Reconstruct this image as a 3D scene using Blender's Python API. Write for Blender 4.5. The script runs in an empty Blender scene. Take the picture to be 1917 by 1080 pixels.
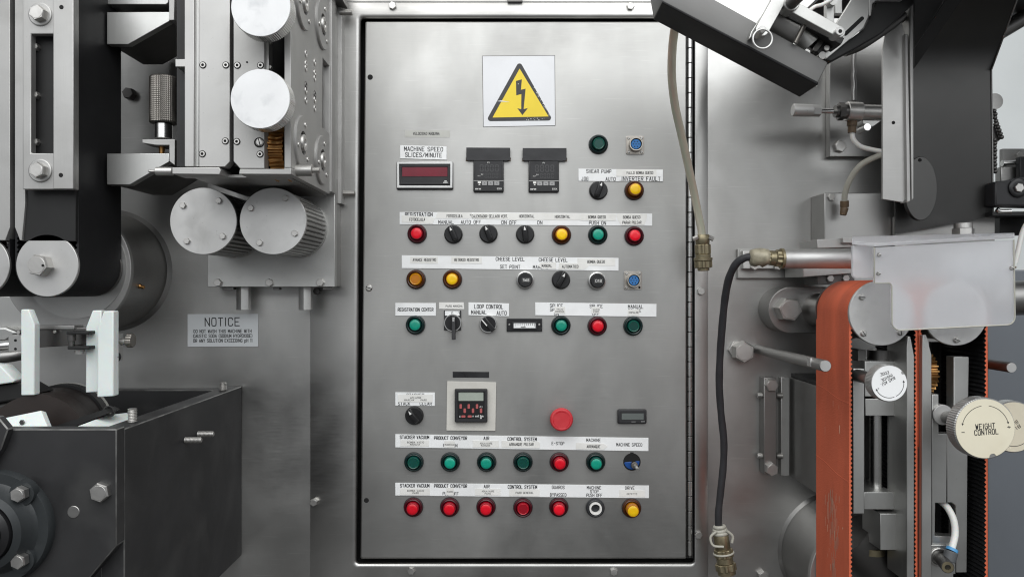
import bpy, bmesh, math, random
from mathutils import Vector, Matrix
random.seed(7)
R = math.radians
scene = bpy.context.scene
col = scene.collection

# ------------------------------------------------------------------ camera
D = 1450.0                      # millimetres from the lens to the machine wall
cam_d = bpy.data.cameras.new('camera')
cam = bpy.data.objects.new('camera', cam_d); col.objects.link(cam)
cam.location = (0, -D/1000, 0); cam.rotation_euler = (R(90), 0, 0)
cam_d.sensor_width = 36; cam_d.lens = 18/(0.9585/(D/1000))
cam_d.clip_start = 0.05; cam_d.clip_end = 60
scene.camera = cam

# ------------------------------------------------------------------ light
world = bpy.data.worlds.new('World'); scene.world = world; world.use_nodes = True
bg = world.node_tree.nodes['Background']
bg.inputs[0].default_value = (0.93, 0.96, 1.0, 1); bg.inputs[1].default_value = 0.40
def area(name, loc, target, sx, sy, power, color):
    l = bpy.data.lights.new(name, 'AREA'); l.shape = 'RECTANGLE'; l.size = sx; l.size_y = sy
    l.energy = power; l.color = color
    o = bpy.data.objects.new(name, l); col.objects.link(o); o.location = loc
    o.rotation_euler = (Vector(target)-Vector(loc)).to_track_quat('-Z', 'Y').to_euler()
    return o
area('window_light', (-0.7, -3.4, 2.2), (0, 0, 0.0), 4.8, 3.0, 96, (0.97, 0.99, 1.0))
area('fill_light', (2.2, -3.1, 1.9), (0.5, 0, 0.1), 2.4, 2.4, 42, (0.97, 0.99, 1.0))  # fill lamp added to brighten the right wall, no known source there
area('ceiling_light', (-0.1, -1.75, 2.5), (0, -.1, 0.1), 3.6, 1.4, 40, (1, 0.985, 0.96))
scene.view_settings.view_transform = 'Standard'
scene.view_settings.look = 'None'
scene.view_settings.exposure = 0.05
scene.view_settings.gamma = 1.0
scene.cycles.use_denoising = True
scene.cycles.max_bounces = 10
scene.cycles.filter_width = 1.15

# ------------------------------------------------------------------ materials
def lin(c): return tuple(((x/255/12.92) if x/255 <= .04045 else ((x/255+.055)/1.055)**2.4) for x in c)
MATS = {}
def mat(name, color, metal=0.0, rough=0.5, var=0.12, rvar=0.1, scale=6.0, stretch=(1, 1, 1), bump=0.0, bscale=60.0,
        bstretch=(1, 1, 1), spec=0.5, coat=0.0, trans=0.0, sss=0.0, stain=None, stain_amt=0.0, scratch=0.0, ior=1.45, spots=0.0):
    m = bpy.data.materials.new(name); m.use_nodes = True; nt = m.node_tree; N = nt.nodes; L = nt.links
    b = N['Principled BSDF']
    b.inputs['Metallic'].default_value = metal; b.inputs['Roughness'].default_value = rough
    b.inputs['Specular IOR Level'].default_value = spec; b.inputs['Coat Weight'].default_value = coat
    b.inputs['Transmission Weight'].default_value = trans; b.inputs['IOR'].default_value = ior
    b.inputs['Subsurface Weight'].default_value = sss; b.inputs['Subsurface Scale'].default_value = 0.01
    geo = N.new('ShaderNodeNewGeometry')
    def noise(sc, st, detail=5, dist=0.0):
        mp = N.new('ShaderNodeMapping'); mp.inputs['Scale'].default_value = st
        L.new(geo.outputs['Position'], mp.inputs['Vector'])
        n = N.new('ShaderNodeTexNoise'); n.inputs['Scale'].default_value = sc
        n.inputs['Detail'].default_value = detail; n.inputs['Distortion'].default_value = dist
        L.new(mp.outputs[0], n.inputs['Vector']); return n
    def mrange(src, a, b_, lo, hi):
        r = N.new('ShaderNodeMapRange'); r.inputs[1].default_value = a; r.inputs[2].default_value = b_
        r.inputs[3].default_value = lo; r.inputs[4].default_value = hi; L.new(src, r.inputs[0]); return r.outputs[0]
    def mix(fac, a, c, mode='MIX'):
        x = N.new('ShaderNodeMix'); x.data_type = 'RGBA'; x.blend_type = mode
        if isinstance(fac, float): x.inputs[0].default_value = fac
        else: L.new(fac, x.inputs[0])
        for s, v in ((6, a), (7, c)):
            if isinstance(v, tuple): x.inputs[s].default_value = (*v[:3], 1)
            else: L.new(v, x.inputs[s])
        return x.outputs[2]
    n1 = noise(scale, stretch, 6, 0.4)
    f = mrange(n1.outputs['Fac'], .3, .7, 0, 1)
    c = mix(f, tuple(x*(1-var) for x in color), tuple(min(1, x*(1+var)) for x in color))
    if stain:
        n2 = noise(scale*1.5, stretch, 5, 0.3)
        c = mix(mrange(n2.outputs['Fac'], .52, .78, 0, stain_amt), c, stain)
    if spots:
        n4 = noise(220, (1, 1, 1), 3, 0)
        c = mix(mrange(n4.outputs['Fac'], .70, .76, 0, spots), c, tuple(x*0.35 for x in color))
    if scratch:
        n7 = noise(7, (1, 1, .22), 6, .5); c = mix(mrange(n7.outputs['Fac'], .35, .65, 0, .6), c, tuple(x*.80 for x in color))
        for rot_, th in ((.6, .67), (-.9, .68), (.15, .70)):
            mp = N.new('ShaderNodeMapping'); mp.inputs['Rotation'].default_value = (0, rot_, 0); mp.inputs['Scale'].default_value = (3, 1, 150)
            L.new(geo.outputs['Position'], mp.inputs['Vector']); n8 = N.new('ShaderNodeTexNoise'); n8.inputs['Scale'].default_value = 4; n8.inputs['Detail'].default_value = 2
            L.new(mp.outputs[0], n8.inputs['Vector']); c = mix(mrange(n8.outputs['Fac'], th, th+.06, 0, .30), c, tuple(min(1, x*1.45) for x in color))
    L.new(c, b.inputs['Base Color'])
    n3 = noise(scale*0.8, stretch, 7, 0.6)
    rr = mrange(n3.outputs['Fac'], .3, .7, max(0.02, rough-rvar), min(1, rough+rvar))
    if scratch:
        n5 = noise(26, (1, 1, 26), 4, 0.0); n6 = noise(5, (1, 1, 1), 3, 0)
        a = N.new('ShaderNodeMath'); a.operation = 'MULTIPLY'
        L.new(mrange(n5.outputs['Fac'], .35, .75, -scratch, scratch), a.inputs[0]); L.new(n6.outputs['Fac'], a.inputs[1])
        s = N.new('ShaderNodeMath'); s.operation = 'ADD'; L.new(rr, s.inputs[0]); L.new(a.outputs[0], s.inputs[1]); rr = s.outputs[0]
    L.new(rr, b.inputs['Roughness'])
    if bump:
        nb = noise(bscale, bstretch, 3, 0)
        bp = N.new('ShaderNodeBump'); bp.inputs['Strength'].default_value = bump; bp.inputs['Distance'].default_value = 0.001
        L.new(nb.outputs['Fac'], bp.inputs['Height']); L.new(bp.outputs[0], b.inputs['Normal'])
    MATS[name] = m
    return m
steel = mat('brushed_steel', (.47, .466, .452), 1, .44, .24, .14, 5, (1, 1, 1), .02, 9, (1.2, 1, 45), stain=(.30, .29, .275), stain_amt=.6, scratch=.06)
steel_door = mat('door_steel', (.425, .422, .408), 1, .48, .19, .14, 4.6, (1, 1, .7), .02, 9, (1.2, 1, 45), stain=(.275, .27, .26), stain_amt=.7, scratch=.06)
steel_dark = mat('grey_steel', (.36, .355, .345), 1, .42, .10, .08, 5, stain=(.22, .21, .2), stain_amt=.5, bump=.08, bscale=10, bstretch=(1, 1, 40))
alu = mat('satin_aluminium', (.47, .466, .455), 1, .60, .07, .08, 7, stain=(.33, .325, .31), stain_amt=.6, bump=.08, bscale=30, bstretch=(20, 1, 1), spots=.25)
alu_cap = mat('turned_aluminium', (.58, .576, .565), 1, .55, .08, .08, 12, stain=(.36, .355, .345), stain_amt=.6, bump=.05, bscale=40, spots=.3)
plate = mat('milled_plate', (.52, .52, .505), 1, .45, .08, .06, 8, stain=(.36, .355, .34), stain_amt=.5, bump=.08, bscale=14, bstretch=(30, 1, 1), spots=.3)
chrome = mat('polished_steel', (.66, .655, .64), 1, .24, .06, .06, 12)
boltm = mat('bolt_steel', (.55, .54, .52), 1, .46, .1, .08, 40, bump=.1, bscale=300, spots=.3)
dull = mat('dull_dark_steel', (.16, .155, .15), 1, .42, .15, .1, 14, bump=.1, bscale=120)
knurl_m = mat('knurled_steel', (.24, .225, .205), 1, .4, .1, .08, 60)
blackbox = mat('black_painted_steel', (.026, .026, .027), 0, .46, .3, .14, 7, spec=.5, stain=(.055, .055, .054), stain_amt=.8, bump=.08, bscale=90)
worn = mat('worn_edge', (.17, .17, .165), .6, .45, .6, .1, 30)
beam_m = mat('grey_anodised', (.19, .188, .183), .2, .55, .08, .06, 10, bump=.05, bscale=200)
black_steel = mat('blackened_steel', (.026, .026, .026), .4, .5, .2, .1, 8)
cavity = mat('black_cavity', (.006, .006, .006), 0, .8, .1, .05)
rubber = mat('black_rubber', (.011, .011, .012), 0, .55, .12, .06, 12, spec=.35, bump=.06, bscale=150)
cable_m = mat('cable_rubber', (.032, .032, .035), 0, .5, .25, .08, 30, spec=.4)
orange = mat('orange_rubber', (.62, .135, .066), 0, .6, .16, .08, 16, (1, 1, .25), spec=.3, stain=(.40, .085, .045), stain_amt=.7, bump=.35, bscale=130, bstretch=(1, 1, 5))
pale_scuff = mat('pale_scuff', (.62, .38, .28), 0, .7, .5, .05, 30, (1, 1, .3))
brass = mat('bronze_gear', (.42, .23, .085), 1, .4, .3, .1, 40, stain=(.12, .06, .03), stain_amt=.7)
olive = mat('olive_connector', (.30, .26, .17), .85, .42, .2, .1, 60, stain=(.16, .13, .08), stain_amt=.6)
rustm = mat('brown_plastic', (.10, .065, .035), 0, .5, .3, .1, 60)
white_pl = mat('white_plastic', (.72, .77, .75), 0, .42, .05, .08, 8, sss=.25, stain=(.52, .60, .60), stain_amt=.45)
white_knob = mat('scuffed_white_face', (.74, .745, .75), .1, .5, .04, .1, 30, stain=(.52, .53, .54), stain_amt=.7)
cream = mat('cream_face', (.76, .71, .56), 0, .4, .03, .05, 10, stain=(.66, .60, .45), stain_amt=.4)
label_m = mat('label_plastic', (.86, .87, .87), 0, .45, .03, .05, 12, stain=(.55, .55, .54), stain_amt=.35)
paper_m = mat('paper_label', (.80, .795, .765), 0, .5, .05, .06, 25, stain=(.58, .57, .52), stain_amt=.5)
paper_grey = mat('aged_paper_label', (.50, .50, .465), 0, .5, .06, .06, 25, stain=(.40, .39, .35), stain_amt=.5)
notice_m = mat('notice_plastic', (.60, .62, .63), 0, .42, .04, .05, 10)
sign_m = mat('sign_vinyl', (.74, .75, .77), 0, .4, .03, .06, 9, stain=(.60, .60, .61), stain_amt=.4)
yellow_v = mat('yellow_vinyl', (.82, .62, .035), 0, .42, .04, .06, 14, stain=(.72, .50, .06), stain_amt=.5)
ink = mat('black_ink', (.02, .02, .021), 0, .5, .1, .05)
ink_worn = mat('worn_black_ink', (.040, .040, .040), 0, .5, .2, .05, 60)
scuff_m = mat('white_scuff', (.72, .72, .70), 0, .6, .1, .05)
ink_grey = mat('grey_ink', (.09, .09, .085), 0, .5, .2, .05)
bl_plastic = mat('black_plastic', (.014, .014, .015), 0, .34, .12, .08, 30, spec=.5)
bl_matte = mat('matte_black_plastic', (.022, .022, .024), 0, .5, .12, .08, 30)
tape_m = mat('black_tape', (.020, .020, .022), 0, .36, .2, .12, 30, bump=.3, bscale=60)
silver = mat('silver_plastic', (.55, .55, .54), .9, .35, .06, .06, 20)
estop = mat('emergency_red', (.56, .035, .045), 0, .48, .06, .06, 25, stain=(.62, .09, .09), stain_amt=.5)
red_lcd = mat('red_window', (.17, .008, .022), 0, .22, .12, .05, 40, spec=.5)
lcd = mat('lcd_glass', (.36, .40, .35), 0, .2, .04, .05, 20)
lcd_dark = mat('dim_lcd_glass', (.13, .145, .14), 0, .2, .05, .05, 20)
pink_key = mat('pink_key', (.42, .10, .10), 0, .45, .1, .05)
grey_key = mat('grey_key', (.34, .34, .34), 0, .45, .1, .05)
segment_m = mat('dead_segment', (.050, .050, .052), 0, .4, .1, .05)
blue_pl = mat('blue_insert', (.03, .16, .42), 0, .42, .06, .05)
deep_blue = mat('deep_blue_body', (.012, .065, .25), 0, .35, .1, .05)
tie_m = mat('clear_tie', (.55, .54, .47), 0, .35, .06, .05, trans=.25)
tubing = mat('white_tubing', (.74, .73, .70), 0, .35, .03, .05, sss=.15)
hose_m = mat('cloudy_hose', (.74, .70, .58), 0, .2, .08, .08, 10, (1, 1, .6), trans=.5, ior=1.2, stain=(.60, .50, .38), stain_amt=.7)
hose_green = mat('hose_green_core', (.16, .34, .24), 0, .3, .3, .08, 14, coat=.4)
hose_red = mat('hose_red_core', (.56, .24, .2), 0, .3, .3, .08, 14, coat=.4)
far_m = mat('pale_wall_paint', (.84, .87, .86), 0, .6, .04, .05, 3)
cab_m = mat('blue_grey_paint', (.17, .185, .205), 0, .45, .08, .06, 3)
brown_m = mat('dark_brown_drum', (.020, .014, .012), 0, .5, .25, .1, 20)
def frosted():
    m = bpy.data.materials.new('frosted_plastic'); m.use_nodes = True; nt = m.node_tree; b = nt.nodes['Principled BSDF']
    n = nt.nodes.new('ShaderNodeTexNoise'); n.inputs['Scale'].default_value = 5; n.inputs['Detail'].default_value = 6
    g = nt.nodes.new('ShaderNodeNewGeometry'); nt.links.new(g.outputs['Position'], n.inputs['Vector'])
    r = nt.nodes.new('ShaderNodeMapRange'); r.inputs[1].default_value = .3; r.inputs[2].default_value = .7
    r.inputs[3].default_value = .42; r.inputs[4].default_value = .6
    nt.links.new(n.outputs[0], r.inputs[0]); nt.links.new(r.outputs[0], b.inputs['Roughness'])
    b.inputs['Base Color'].default_value = (.90, .90, .92, 1); b.inputs['Transmission Weight'].default_value = .74
    b.inputs['IOR'].default_value = 1.15
    return m
frost = frosted()
def cap_mat(name, c, rough=.32, trans=0.0):
    m = mat(name, lin(c), 0, rough, .04, .05, 40, spec=.5, coat=.15, sss=.2, trans=trans); nt = m.node_tree; b = nt.nodes['Principled BSDF']
    h = nt.nodes.new('ShaderNodeHueSaturation'); oi = nt.nodes.new('ShaderNodeObjectInfo'); r = nt.nodes.new('ShaderNodeMapRange')   # no two lamps have faded alike
    r.inputs[3].default_value = .80; r.inputs[4].default_value = 1.08; nt.links.new(oi.outputs['Random'], r.inputs[0]); nt.links.new(r.outputs[0], h.inputs['Value'])
    nt.links.new(b.inputs['Base Color'].links[0].from_socket, h.inputs['Color']); nt.links.new(h.outputs[0], b.inputs['Base Color'])
    return m
C_GREEN, C_GREEN_D = cap_mat('green_cap', (14, 158, 132)), cap_mat('dark_green_cap', (10, 92, 76), .25)
C_RED, C_RED_D = cap_mat('red_cap', (235, 14, 40)), cap_mat('dark_red_cap', (196, 12, 36), .25)
C_YEL, C_YEL_D = cap_mat('yellow_cap', (252, 200, 8)), cap_mat('amber_cap', (206, 140, 8), .25)
B_GREEN, B_RED, B_YEL = cap_mat('green_black_bezel', (10, 34, 34), .35), cap_mat('maroon_bezel', (66, 8, 20), .35), cap_mat('brown_bezel', (72, 36, 12), .35)
S_GREEN, S_RED, S_YEL = cap_mat('green_sleeve', (6, 70, 62), .3), cap_mat('red_sleeve', (150, 10, 30), .3), cap_mat('amber_sleeve', (190, 118, 6), .3)

# ------------------------------------------------------------------ helpers
def k(d): return (D-d)/D
def W(px, py, d): return Vector(((px-958.5)*k(d)/1000, -d/1000, (540-py)*k(d)/1000))
def S(v, d): return v*k(d)/1000          # a length measured in the photo at depth d -> metres
AX = {'x': Vector((1, 0, 0)), 'y': Vector((0, 1, 0)), 'z': Vector((0, 0, 1))}

class G:
    """collects solids in world metres"""
    def __init__(s): s.bm = bmesh.new()
    def loft(s, loops, closed=True, cap0=True, cap1=True, mi=0):
        bm = s.bm; rows = [[bm.verts.new(p) for p in lp] for lp in loops]; n = len(rows[0])
        for a, b in zip(rows, rows[1:]):
            for i in range(n if closed else n-1):
                f = bm.faces.new((a[i], a[(i+1) % n], b[(i+1) % n], b[i])); f.material_index = mi
        if cap0: bm.faces.new(rows[0][::-1]).material_index = mi
        if cap1: bm.faces.new(rows[-1]).material_index = mi
        return s
    def slab(s, pts, ext, inner=None, mi=0):
        pts = [Vector(p) for p in pts]; ext = Vector(ext)
        if inner is None: return s.loft([pts, [p+ext for p in pts]], mi=mi)
        inner = [Vector(p) for p in inner]
        return s.loft([pts, inner, [p+ext for p in inner], [p+ext for p in pts], pts][:4] , cap0=False, cap1=False, mi=mi)._close(pts, ext, mi)
    def _close(s, pts, ext, mi):
        return s.loft([[p+ext for p in pts], pts], cap0=False, cap1=False, mi=mi)
    def prism(s, poly, d1, d0, inner=None, mi=0):
        f = [W(x, y, d1) for x, y in poly]
        return s.slab(f, (0, (d1-d0)/1000, 0), [W(x, y, d1) for x, y in inner] if inner else None, mi)
    def rect(s, x0, y0, x1, y1, d1, d0, mi=0): return s.prism([(x0, y0), (x1, y0), (x1, y1), (x0, y1)], d1, d0, None, mi)
    def box(s, a, b, mi=0):
        x0, y0, z0 = a; x1, y1, z1 = b
        return s.slab([(x0, y0, z0), (x1, y0, z0), (x1, y0, z1), (x0, y0, z1)], (0, y1-y0, 0), mi=mi)
    def lathe(s, prof, o, axis, n=28, mi=0, cap0=True, cap1=True, mod=None, roll=0):
        """prof: (radius, height along axis) pairs"""
        o = Vector(o); axis = Vector(axis).normalized()
        u = axis.orthogonal().normalized()
        if abs(axis.y) > .99: u = Vector((1, 0, 0))
        v = axis.cross(u)
        loops = []
        for r, h in prof:
            lp = []
            for i in range(n):
                a = 2*math.pi*i/n+roll; rr = r*(mod(i) if mod else 1)
                lp.append(o+axis*h+u*(rr*math.cos(a))+v*(rr*math.sin(a)))
            loops.append(lp)
        return s.loft(loops, cap0=cap0, cap1=cap1, mi=mi)
    def cyl(s, px, py, r, d1, d0, n=40, mi=0, ch=0.0):
        o = W(px, py, d1); r = S(r, d1); h = (d1-d0)/1000
        prof = [(r-ch, 0), (r, ch), (r, h)] if ch else [(r, 0), (r, h)]
        return s.lathe(prof, o, (0, 1, 0), n, mi)
    def rod(s, p, q, r, r2=None, n=18, mi=0, ch=0.0):
        p, q = Vector(p), Vector(q); h = (q-p).length; r2 = r if r2 is None else r2
        prof = [(r-ch, 0), (r, ch), (r2, h-ch), (r2-ch, h)] if ch else [(r, 0), (r2, h)]
        return s.lathe(prof, p, q-p, n, mi)
    def tube(s, pts, r, n=14, sub=8, mi=0, radf=None):
        P = [Vector(p) for p in pts]; P = [P[0]*2-P[1]]+P+[P[-1]*2-P[-2]]; path = []
        for i in range(1, len(P)-2):
            a, b, c, d_ = P[i-1:i+3]
            for j in range(sub):
                t = j/sub
                path.append(.5*((2*b)+(c-a)*t+(2*a-5*b+4*c-d_)*t*t+(3*b-a-3*c+d_)*t**3))
        path.append(P[-2])
        u = None; loops = []
        for i, p in enumerate(path):
            t = (path[min(i+1, len(path)-1)]-path[max(i-1, 0)]).normalized()
            u = t.orthogonal().normalized() if u is None else (u-t*u.dot(t)).normalized()
            v = t.cross(u); rr = r*(radf(i/len(path)) if radf else 1)
            loops.append([p+u*(rr*math.cos(2*math.pi*j/n))+v*(rr*math.sin(2*math.pi*j/n)) for j in range(n)])
        return s.loft(loops, mi=mi)
    def torus(s, o, axis, R_, r, n=40, m=10, mi=0):
        o = Vector(o); axis = Vector(axis).normalized(); u = axis.orthogonal().normalized(); v = axis.cross(u); loops = []
        for i in range(n+1):
            a = 2*math.pi*i/n; rad = u*math.cos(a)+v*math.sin(a)
            loops.append([o+rad*(R_+r*math.cos(2*math.pi*j/m))+axis*(r*math.sin(2*math.pi*j/m)) for j in range(m)])
        return s.loft(loops, cap0=False, cap1=False, mi=mi)

def wloc(o):
    v = Vector((0, 0, 0))
    while o: v += o.location; o = o.parent
    return v
def finish(g, name, mats, bevel=0.0, seg=2, smooth=True, bevel_mat=-1, angle=35):
    bm = g.bm; bmesh.ops.remove_doubles(bm, verts=bm.verts, dist=1e-6)
    bmesh.ops.recalc_face_normals(bm, faces=bm.faces)
    if bevel:
        es = [e for e in bm.edges if len(e.link_faces) == 2 and e.calc_face_angle(0) > R(30)]
        bmesh.ops.bevel(bm, geom=es, offset=bevel, segments=seg, affect='EDGES', profile=.5, clamp_overlap=True, material=bevel_mat)
    me = bpy.data.meshes.new(name); bm.to_mesh(me); bm.free()
    for m in (mats if isinstance(mats, (list, tuple)) else [mats]): me.materials.append(m)
    if bevel: angle = min(angle, 20)
    if smooth:
        for p in me.polygons: p.use_smooth = True
        me.set_sharp_from_angle(angle=R(angle))
    return me
def tag(o, label, cat, group=None, kind=None):
    if label: o['label'] = label
    if cat: o['category'] = cat
    if group: o['group'] = group
    if kind: o['kind'] = kind
    return o
def obj(name, g, mats, parent=None, bevel=0.0, label=None, cat=None, group=None, kind=None, **kw):
    me = finish(g, name, mats, bevel, **kw)
    o = bpy.data.objects.new(name, me); col.objects.link(o)
    if parent is None:
        vs = [v.co for v in me.vertices]
        c = Vector([(min(v[i] for v in vs)+max(v[i] for v in vs))/2 for i in range(3)])
        c.y = max(v.y for v in vs)
        me.transform(Matrix.Translation(-c)); o.location = c
    else:
        me.transform(Matrix.Translation(-wloc(parent))); o.parent = parent
    return tag(o, label, cat, group, kind)
def thing(name, loc, label, cat, group=None):
    o = bpy.data.objects.new(name, None); o.empty_display_size = .02; col.objects.link(o); o.location = loc
    return tag(o, label, cat, group)
CACHE = {}
def inst(name, key, build, parent, loc, scale=(1, 1, 1), rot=(0, 0, 0), label=None, cat=None, group=None):
    """an object of its own that shares its mesh with its look-alikes; build() gives the mesh at the origin"""
    if key not in CACHE: CACHE[key] = build()
    o = bpy.data.objects.new(name, CACHE[key]); col.objects.link(o)
    o.location = Vector(loc)-(wloc(parent) if parent else Vector((0, 0, 0))); o.scale = scale; o.rotation_euler = rot
    if parent: o.parent = parent
    return tag(o, label, cat, group)
OUT = Vector((0, -1, 0))                       # towards the camera
def m_hex():                                   # unit hex head, radius 1, height 1
    g = G(); hexa = lambda r, h: [Vector((r*math.cos(i*math.pi/3), -h, r*math.sin(i*math.pi/3))) for i in range(6)]
    g.loft([hexa(1, 0), hexa(1, .82), hexa(.90, 1.0)]); g.lathe([(.76, .99), (.72, 1.03)], (0, 0, 0), OUT, 20)
    return finish(g, 'bolt', boltm, angle=20)
def m_hex_dark():
    g = G(); hexa = lambda r, h: [Vector((r*math.cos(i*math.pi/3), -h, r*math.sin(i*math.pi/3))) for i in range(6)]
    g.loft([hexa(1, 0), hexa(1, .82), hexa(.90, 1.0)])
    return finish(g, 'bolt', dull, angle=20)
def m_disc(m):
    def f():
        g = G(); g.lathe([(1, 0), (1, .8), (.92, 1)], (0, 0, 0), OUT, 28); return finish(g, 'disc', m, angle=25)
    return f
def m_hole():  # flat disc, the shade inside the hole is painted black
    g = G(); g.lathe([(1, 0), (1, .6), (.85, 1)], (0, 0, 0), OUT, 20, mi=0); return finish(g, 'hole', cavity)
def m_socket():                                # socket head screw sunk in a dark counterbore
    g = G(); g.lathe([(1, 0), (1, .3)], (0, 0, 0), OUT, 24, mi=1)
    g.lathe([(.78, 0), (.78, .8), (.7, 1), (.42, 1), (.40, .4)], (0, 0, 0), OUT, 24, mi=0, cap1=False)
    g.lathe([(.41, .3), (.41, .45)], (0, 0, 0), OUT, 6, mi=1)
    return finish(g, 'screw', [boltm, cavity], angle=25)
def m_slot():                                  # slotted round head
    g = G(); g.lathe([(1, 0), (.96, .5), (.7, .9), (.02, 1)], (0, 0, 0), OUT, 22)
    g.box((-.9, -1.04, -.10), (.9, -.55, .10), mi=1)
    return finish(g, 'screw', [boltm, cavity], angle=40)
def bolt(par, px, py, r, d, h=None, rot=0, name='bolt', key='hex', b=m_hex):
    s = S(r, d); h = s*.65 if h is None else h/1000
    return inst(name, key, b, par, W(px, py, d), (s, h, s), (0, R(rot), 0))
def washer(par, px, py, r, d, h=2): return inst('washer', 'washer', m_disc(alu), par, W(px, py, d), (S(r, d), h/1000, S(r, d)))
def hole(par, px, py, r, d): return inst('hole', 'hole', m_hole, par, W(px, py, d), (S(r, d), .0006, S(r, d)))
def socket(par, px, py, r, d): return bolt(par, px, py, r, d, 1.6, random.uniform(0, 60), 'screw', 'socket', m_socket)
def slotted(par, px, py, r, d, rot=0, h=3): return bolt(par, px, py, r, d, h, rot, 'screw', 'slot', m_slot)
def threaded(g, p, q, r, pitch=.0016, mi=0, n=12):
    p, q = Vector(p), Vector(q); L_ = (q-p).length; m = max(4, int(L_/pitch*2)); prof = []
    for i in range(m+1): prof.append((r if i % 2 else r*.84, L_*i/m))
    prof[-1] = (r*.7, L_)
    g.lathe(prof, p, q-p, n, mi)
def arc(cx, cy, r, a0, a1, n=12): return [(cx+r*math.cos(R(a0+(a1-a0)*i/n)), cy+r*math.sin(R(a0+(a1-a0)*i/n))) for i in range(n+1)]
def rrect(x0, y0, x1, y1, r, n=4):
    return (arc(x0+r, y0+r, r, 180, 270, n)+arc(x1-r, y0+r, r, 270, 360, n)+arc(x1-r, y1-r, r, 0, 90, n)+arc(x0+r, y1-r, r, 90, 180, n))
def bar(x0, y0, x1, y1, w):
    dx, dy = x1-x0, y1-y0; l = math.hypot(dx, dy); nx, ny = -dy/l*w, dx/l*w
    return [(x0+nx, y0+ny), (x1+nx, y1+ny), (x1-nx, y1-ny), (x0-nx, y0-ny)]
def rbar(x0, y0, x1, y1, w, n=8):
    a = math.degrees(math.atan2(y1-y0, x1-x0))
    return arc(x1, y1, w, a-90, a+90, n)+arc(x0, y0, w, a+90, a+270, n)

# ------------------------------------------------------------------ engraved stroke lettering (grid 4 wide, 6 high; ~ = rounded)
F = {'A': ['00 26 40', '0.7,2 3.3,2'], 'B': ['~00 06 26 3.6,5.6 3.6,3.4 2,3 03', '~03 2,3 4,2.6 4,.3 2,0 00'], 'C': ['~4,4.6 3.4,6 .6,6 0,4.6 0,1.4 .6,0 3.4,0 4,1.4'],
     'D': ['~00 06 2,6 4,5.4 4,.6 2,0 00'], 'E': ['40 00 06 46', '03 33'], 'F': ['00 06 46', '03 33'],
     'G': ['~4,4.6 3.4,6 .6,6 0,4.6 0,1.4 .6,0 3.4,0 4,1', '4,0.8 4,2.8 2.4,2.8'], 'H': ['00 06', '40 46', '03 43'], 'I': ['20 26'],
     'J': ['~36 3,1.2 2.6,0 .6,0 0,1.4'], 'K': ['00 06', '46 02', '1.4,3.2 40'], 'L': ['06 00 40'], 'M': ['00 06 22 46 40'], 'N': ['00 06 40 46'],
     'O': ['~2,6 .5,6 0,4.6 0,1.4 .5,0 3.5,0 4,1.4 4,4.6 3.5,6 2,6'], 'P': ['~00 06 2.4,6 4,5.8 4,2.8 2.4,2.7 0,2.7'],
     'Q': ['~2,6 .5,6 0,4.6 0,1.4 .5,0 3.5,0 4,1.4 4,4.6 3.5,6 2,6', '2.4,1.6 4.2,-.4'], 'R': ['~00 06 2.4,6 4,5.8 4,2.9 2.4,2.8 0,2.8', '2,2.8 40'],
     'S': ['~4,4.9 3.4,6 .6,6 0,5 .2,3.4 3.8,2.7 4,1 3.4,0 .6,0 0,1.1'], 'T': ['20 26', '06 46'], 'U': ['~06 0,1.2 .6,0 3.4,0 4,1.2 46'], 'V': ['06 20 46'],
     'W': ['06 1,0 2,4.4 3,0 46'], 'X': ['00 46', '06 40'], 'Y': ['06 23 46', '23 20'], 'Z': ['06 46 00 40'],
     '0': ['~2,6 .5,6 0,4.6 0,1.4 .5,0 3.5,0 4,1.4 4,4.6 3.5,6 2,6'], '1': ['1,5 2,6 20'], '2': ['~0,4.8 .6,6 3.4,6 4,4.6 00', '00 40'],
     '3': ['~06 46 2,3.4 4,2.6 4,.6 2,0 0,.6'], '5': ['~46 06 0,3.4 3.4,3.6 4,1.6 3,0 0,.3'], '6': ['~36 0,3 0,.6 2,0 4,.6 4,2.6 2,3.4 0,2.4'],
     '8': ['~2,3 0,4 .4,6 3.6,6 4,4 2,3 0,2 .4,0 3.6,0 4,2 2,3'], '9': ['~10 43 45.4 2,6 0,5.4 0,3.4 2,2.8 4,3.6'],
     '/': ['00 46'], '-': ['.6,3 3.4,3'], '+': ['.4,3 3.6,3', '2,1.4 2,4.6'], '.': ['1.8,0 2.2,0'], '(': ['~3,6.4 1.6,5 1.6,1 3,-.4'], ')': ['~1,6.4 2.4,5 2.4,1 1,-.4'],
     'p': ['0,-2 04', '~03.4 2,4.2 3.6,3.6 3.6,.6 2,-.2 0,.6'], 'r': ['00 04', '~02.6 1.4,4 3,3.8'], 'e': ['~02.2 3.4,2.2 3.2,3.8 1.6,4.2 0,3.4 0,.8 1.4,0 3.2,.5'],
     'd': ['36 30', '~3,3.4 1.6,4.2 0,3.4 0,.8 1.6,-.1 3,.7'], 'l': ['26 20'], 'i': ['20 24', '2,5.2 2,5.8'], 'n': ['00 04', '~02.8 1.6,4.2 3,3.6 30'],
     'o': ['~1.7,4.2 0,3.4 0,.8 1.7,-.1 3.4,.8 3.4,3.4 1.7,4.2'], 'm': ['00 04', '~03 1,4.2 2,3.4 20', '~23 3,4.2 4,3.4 40']}
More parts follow.
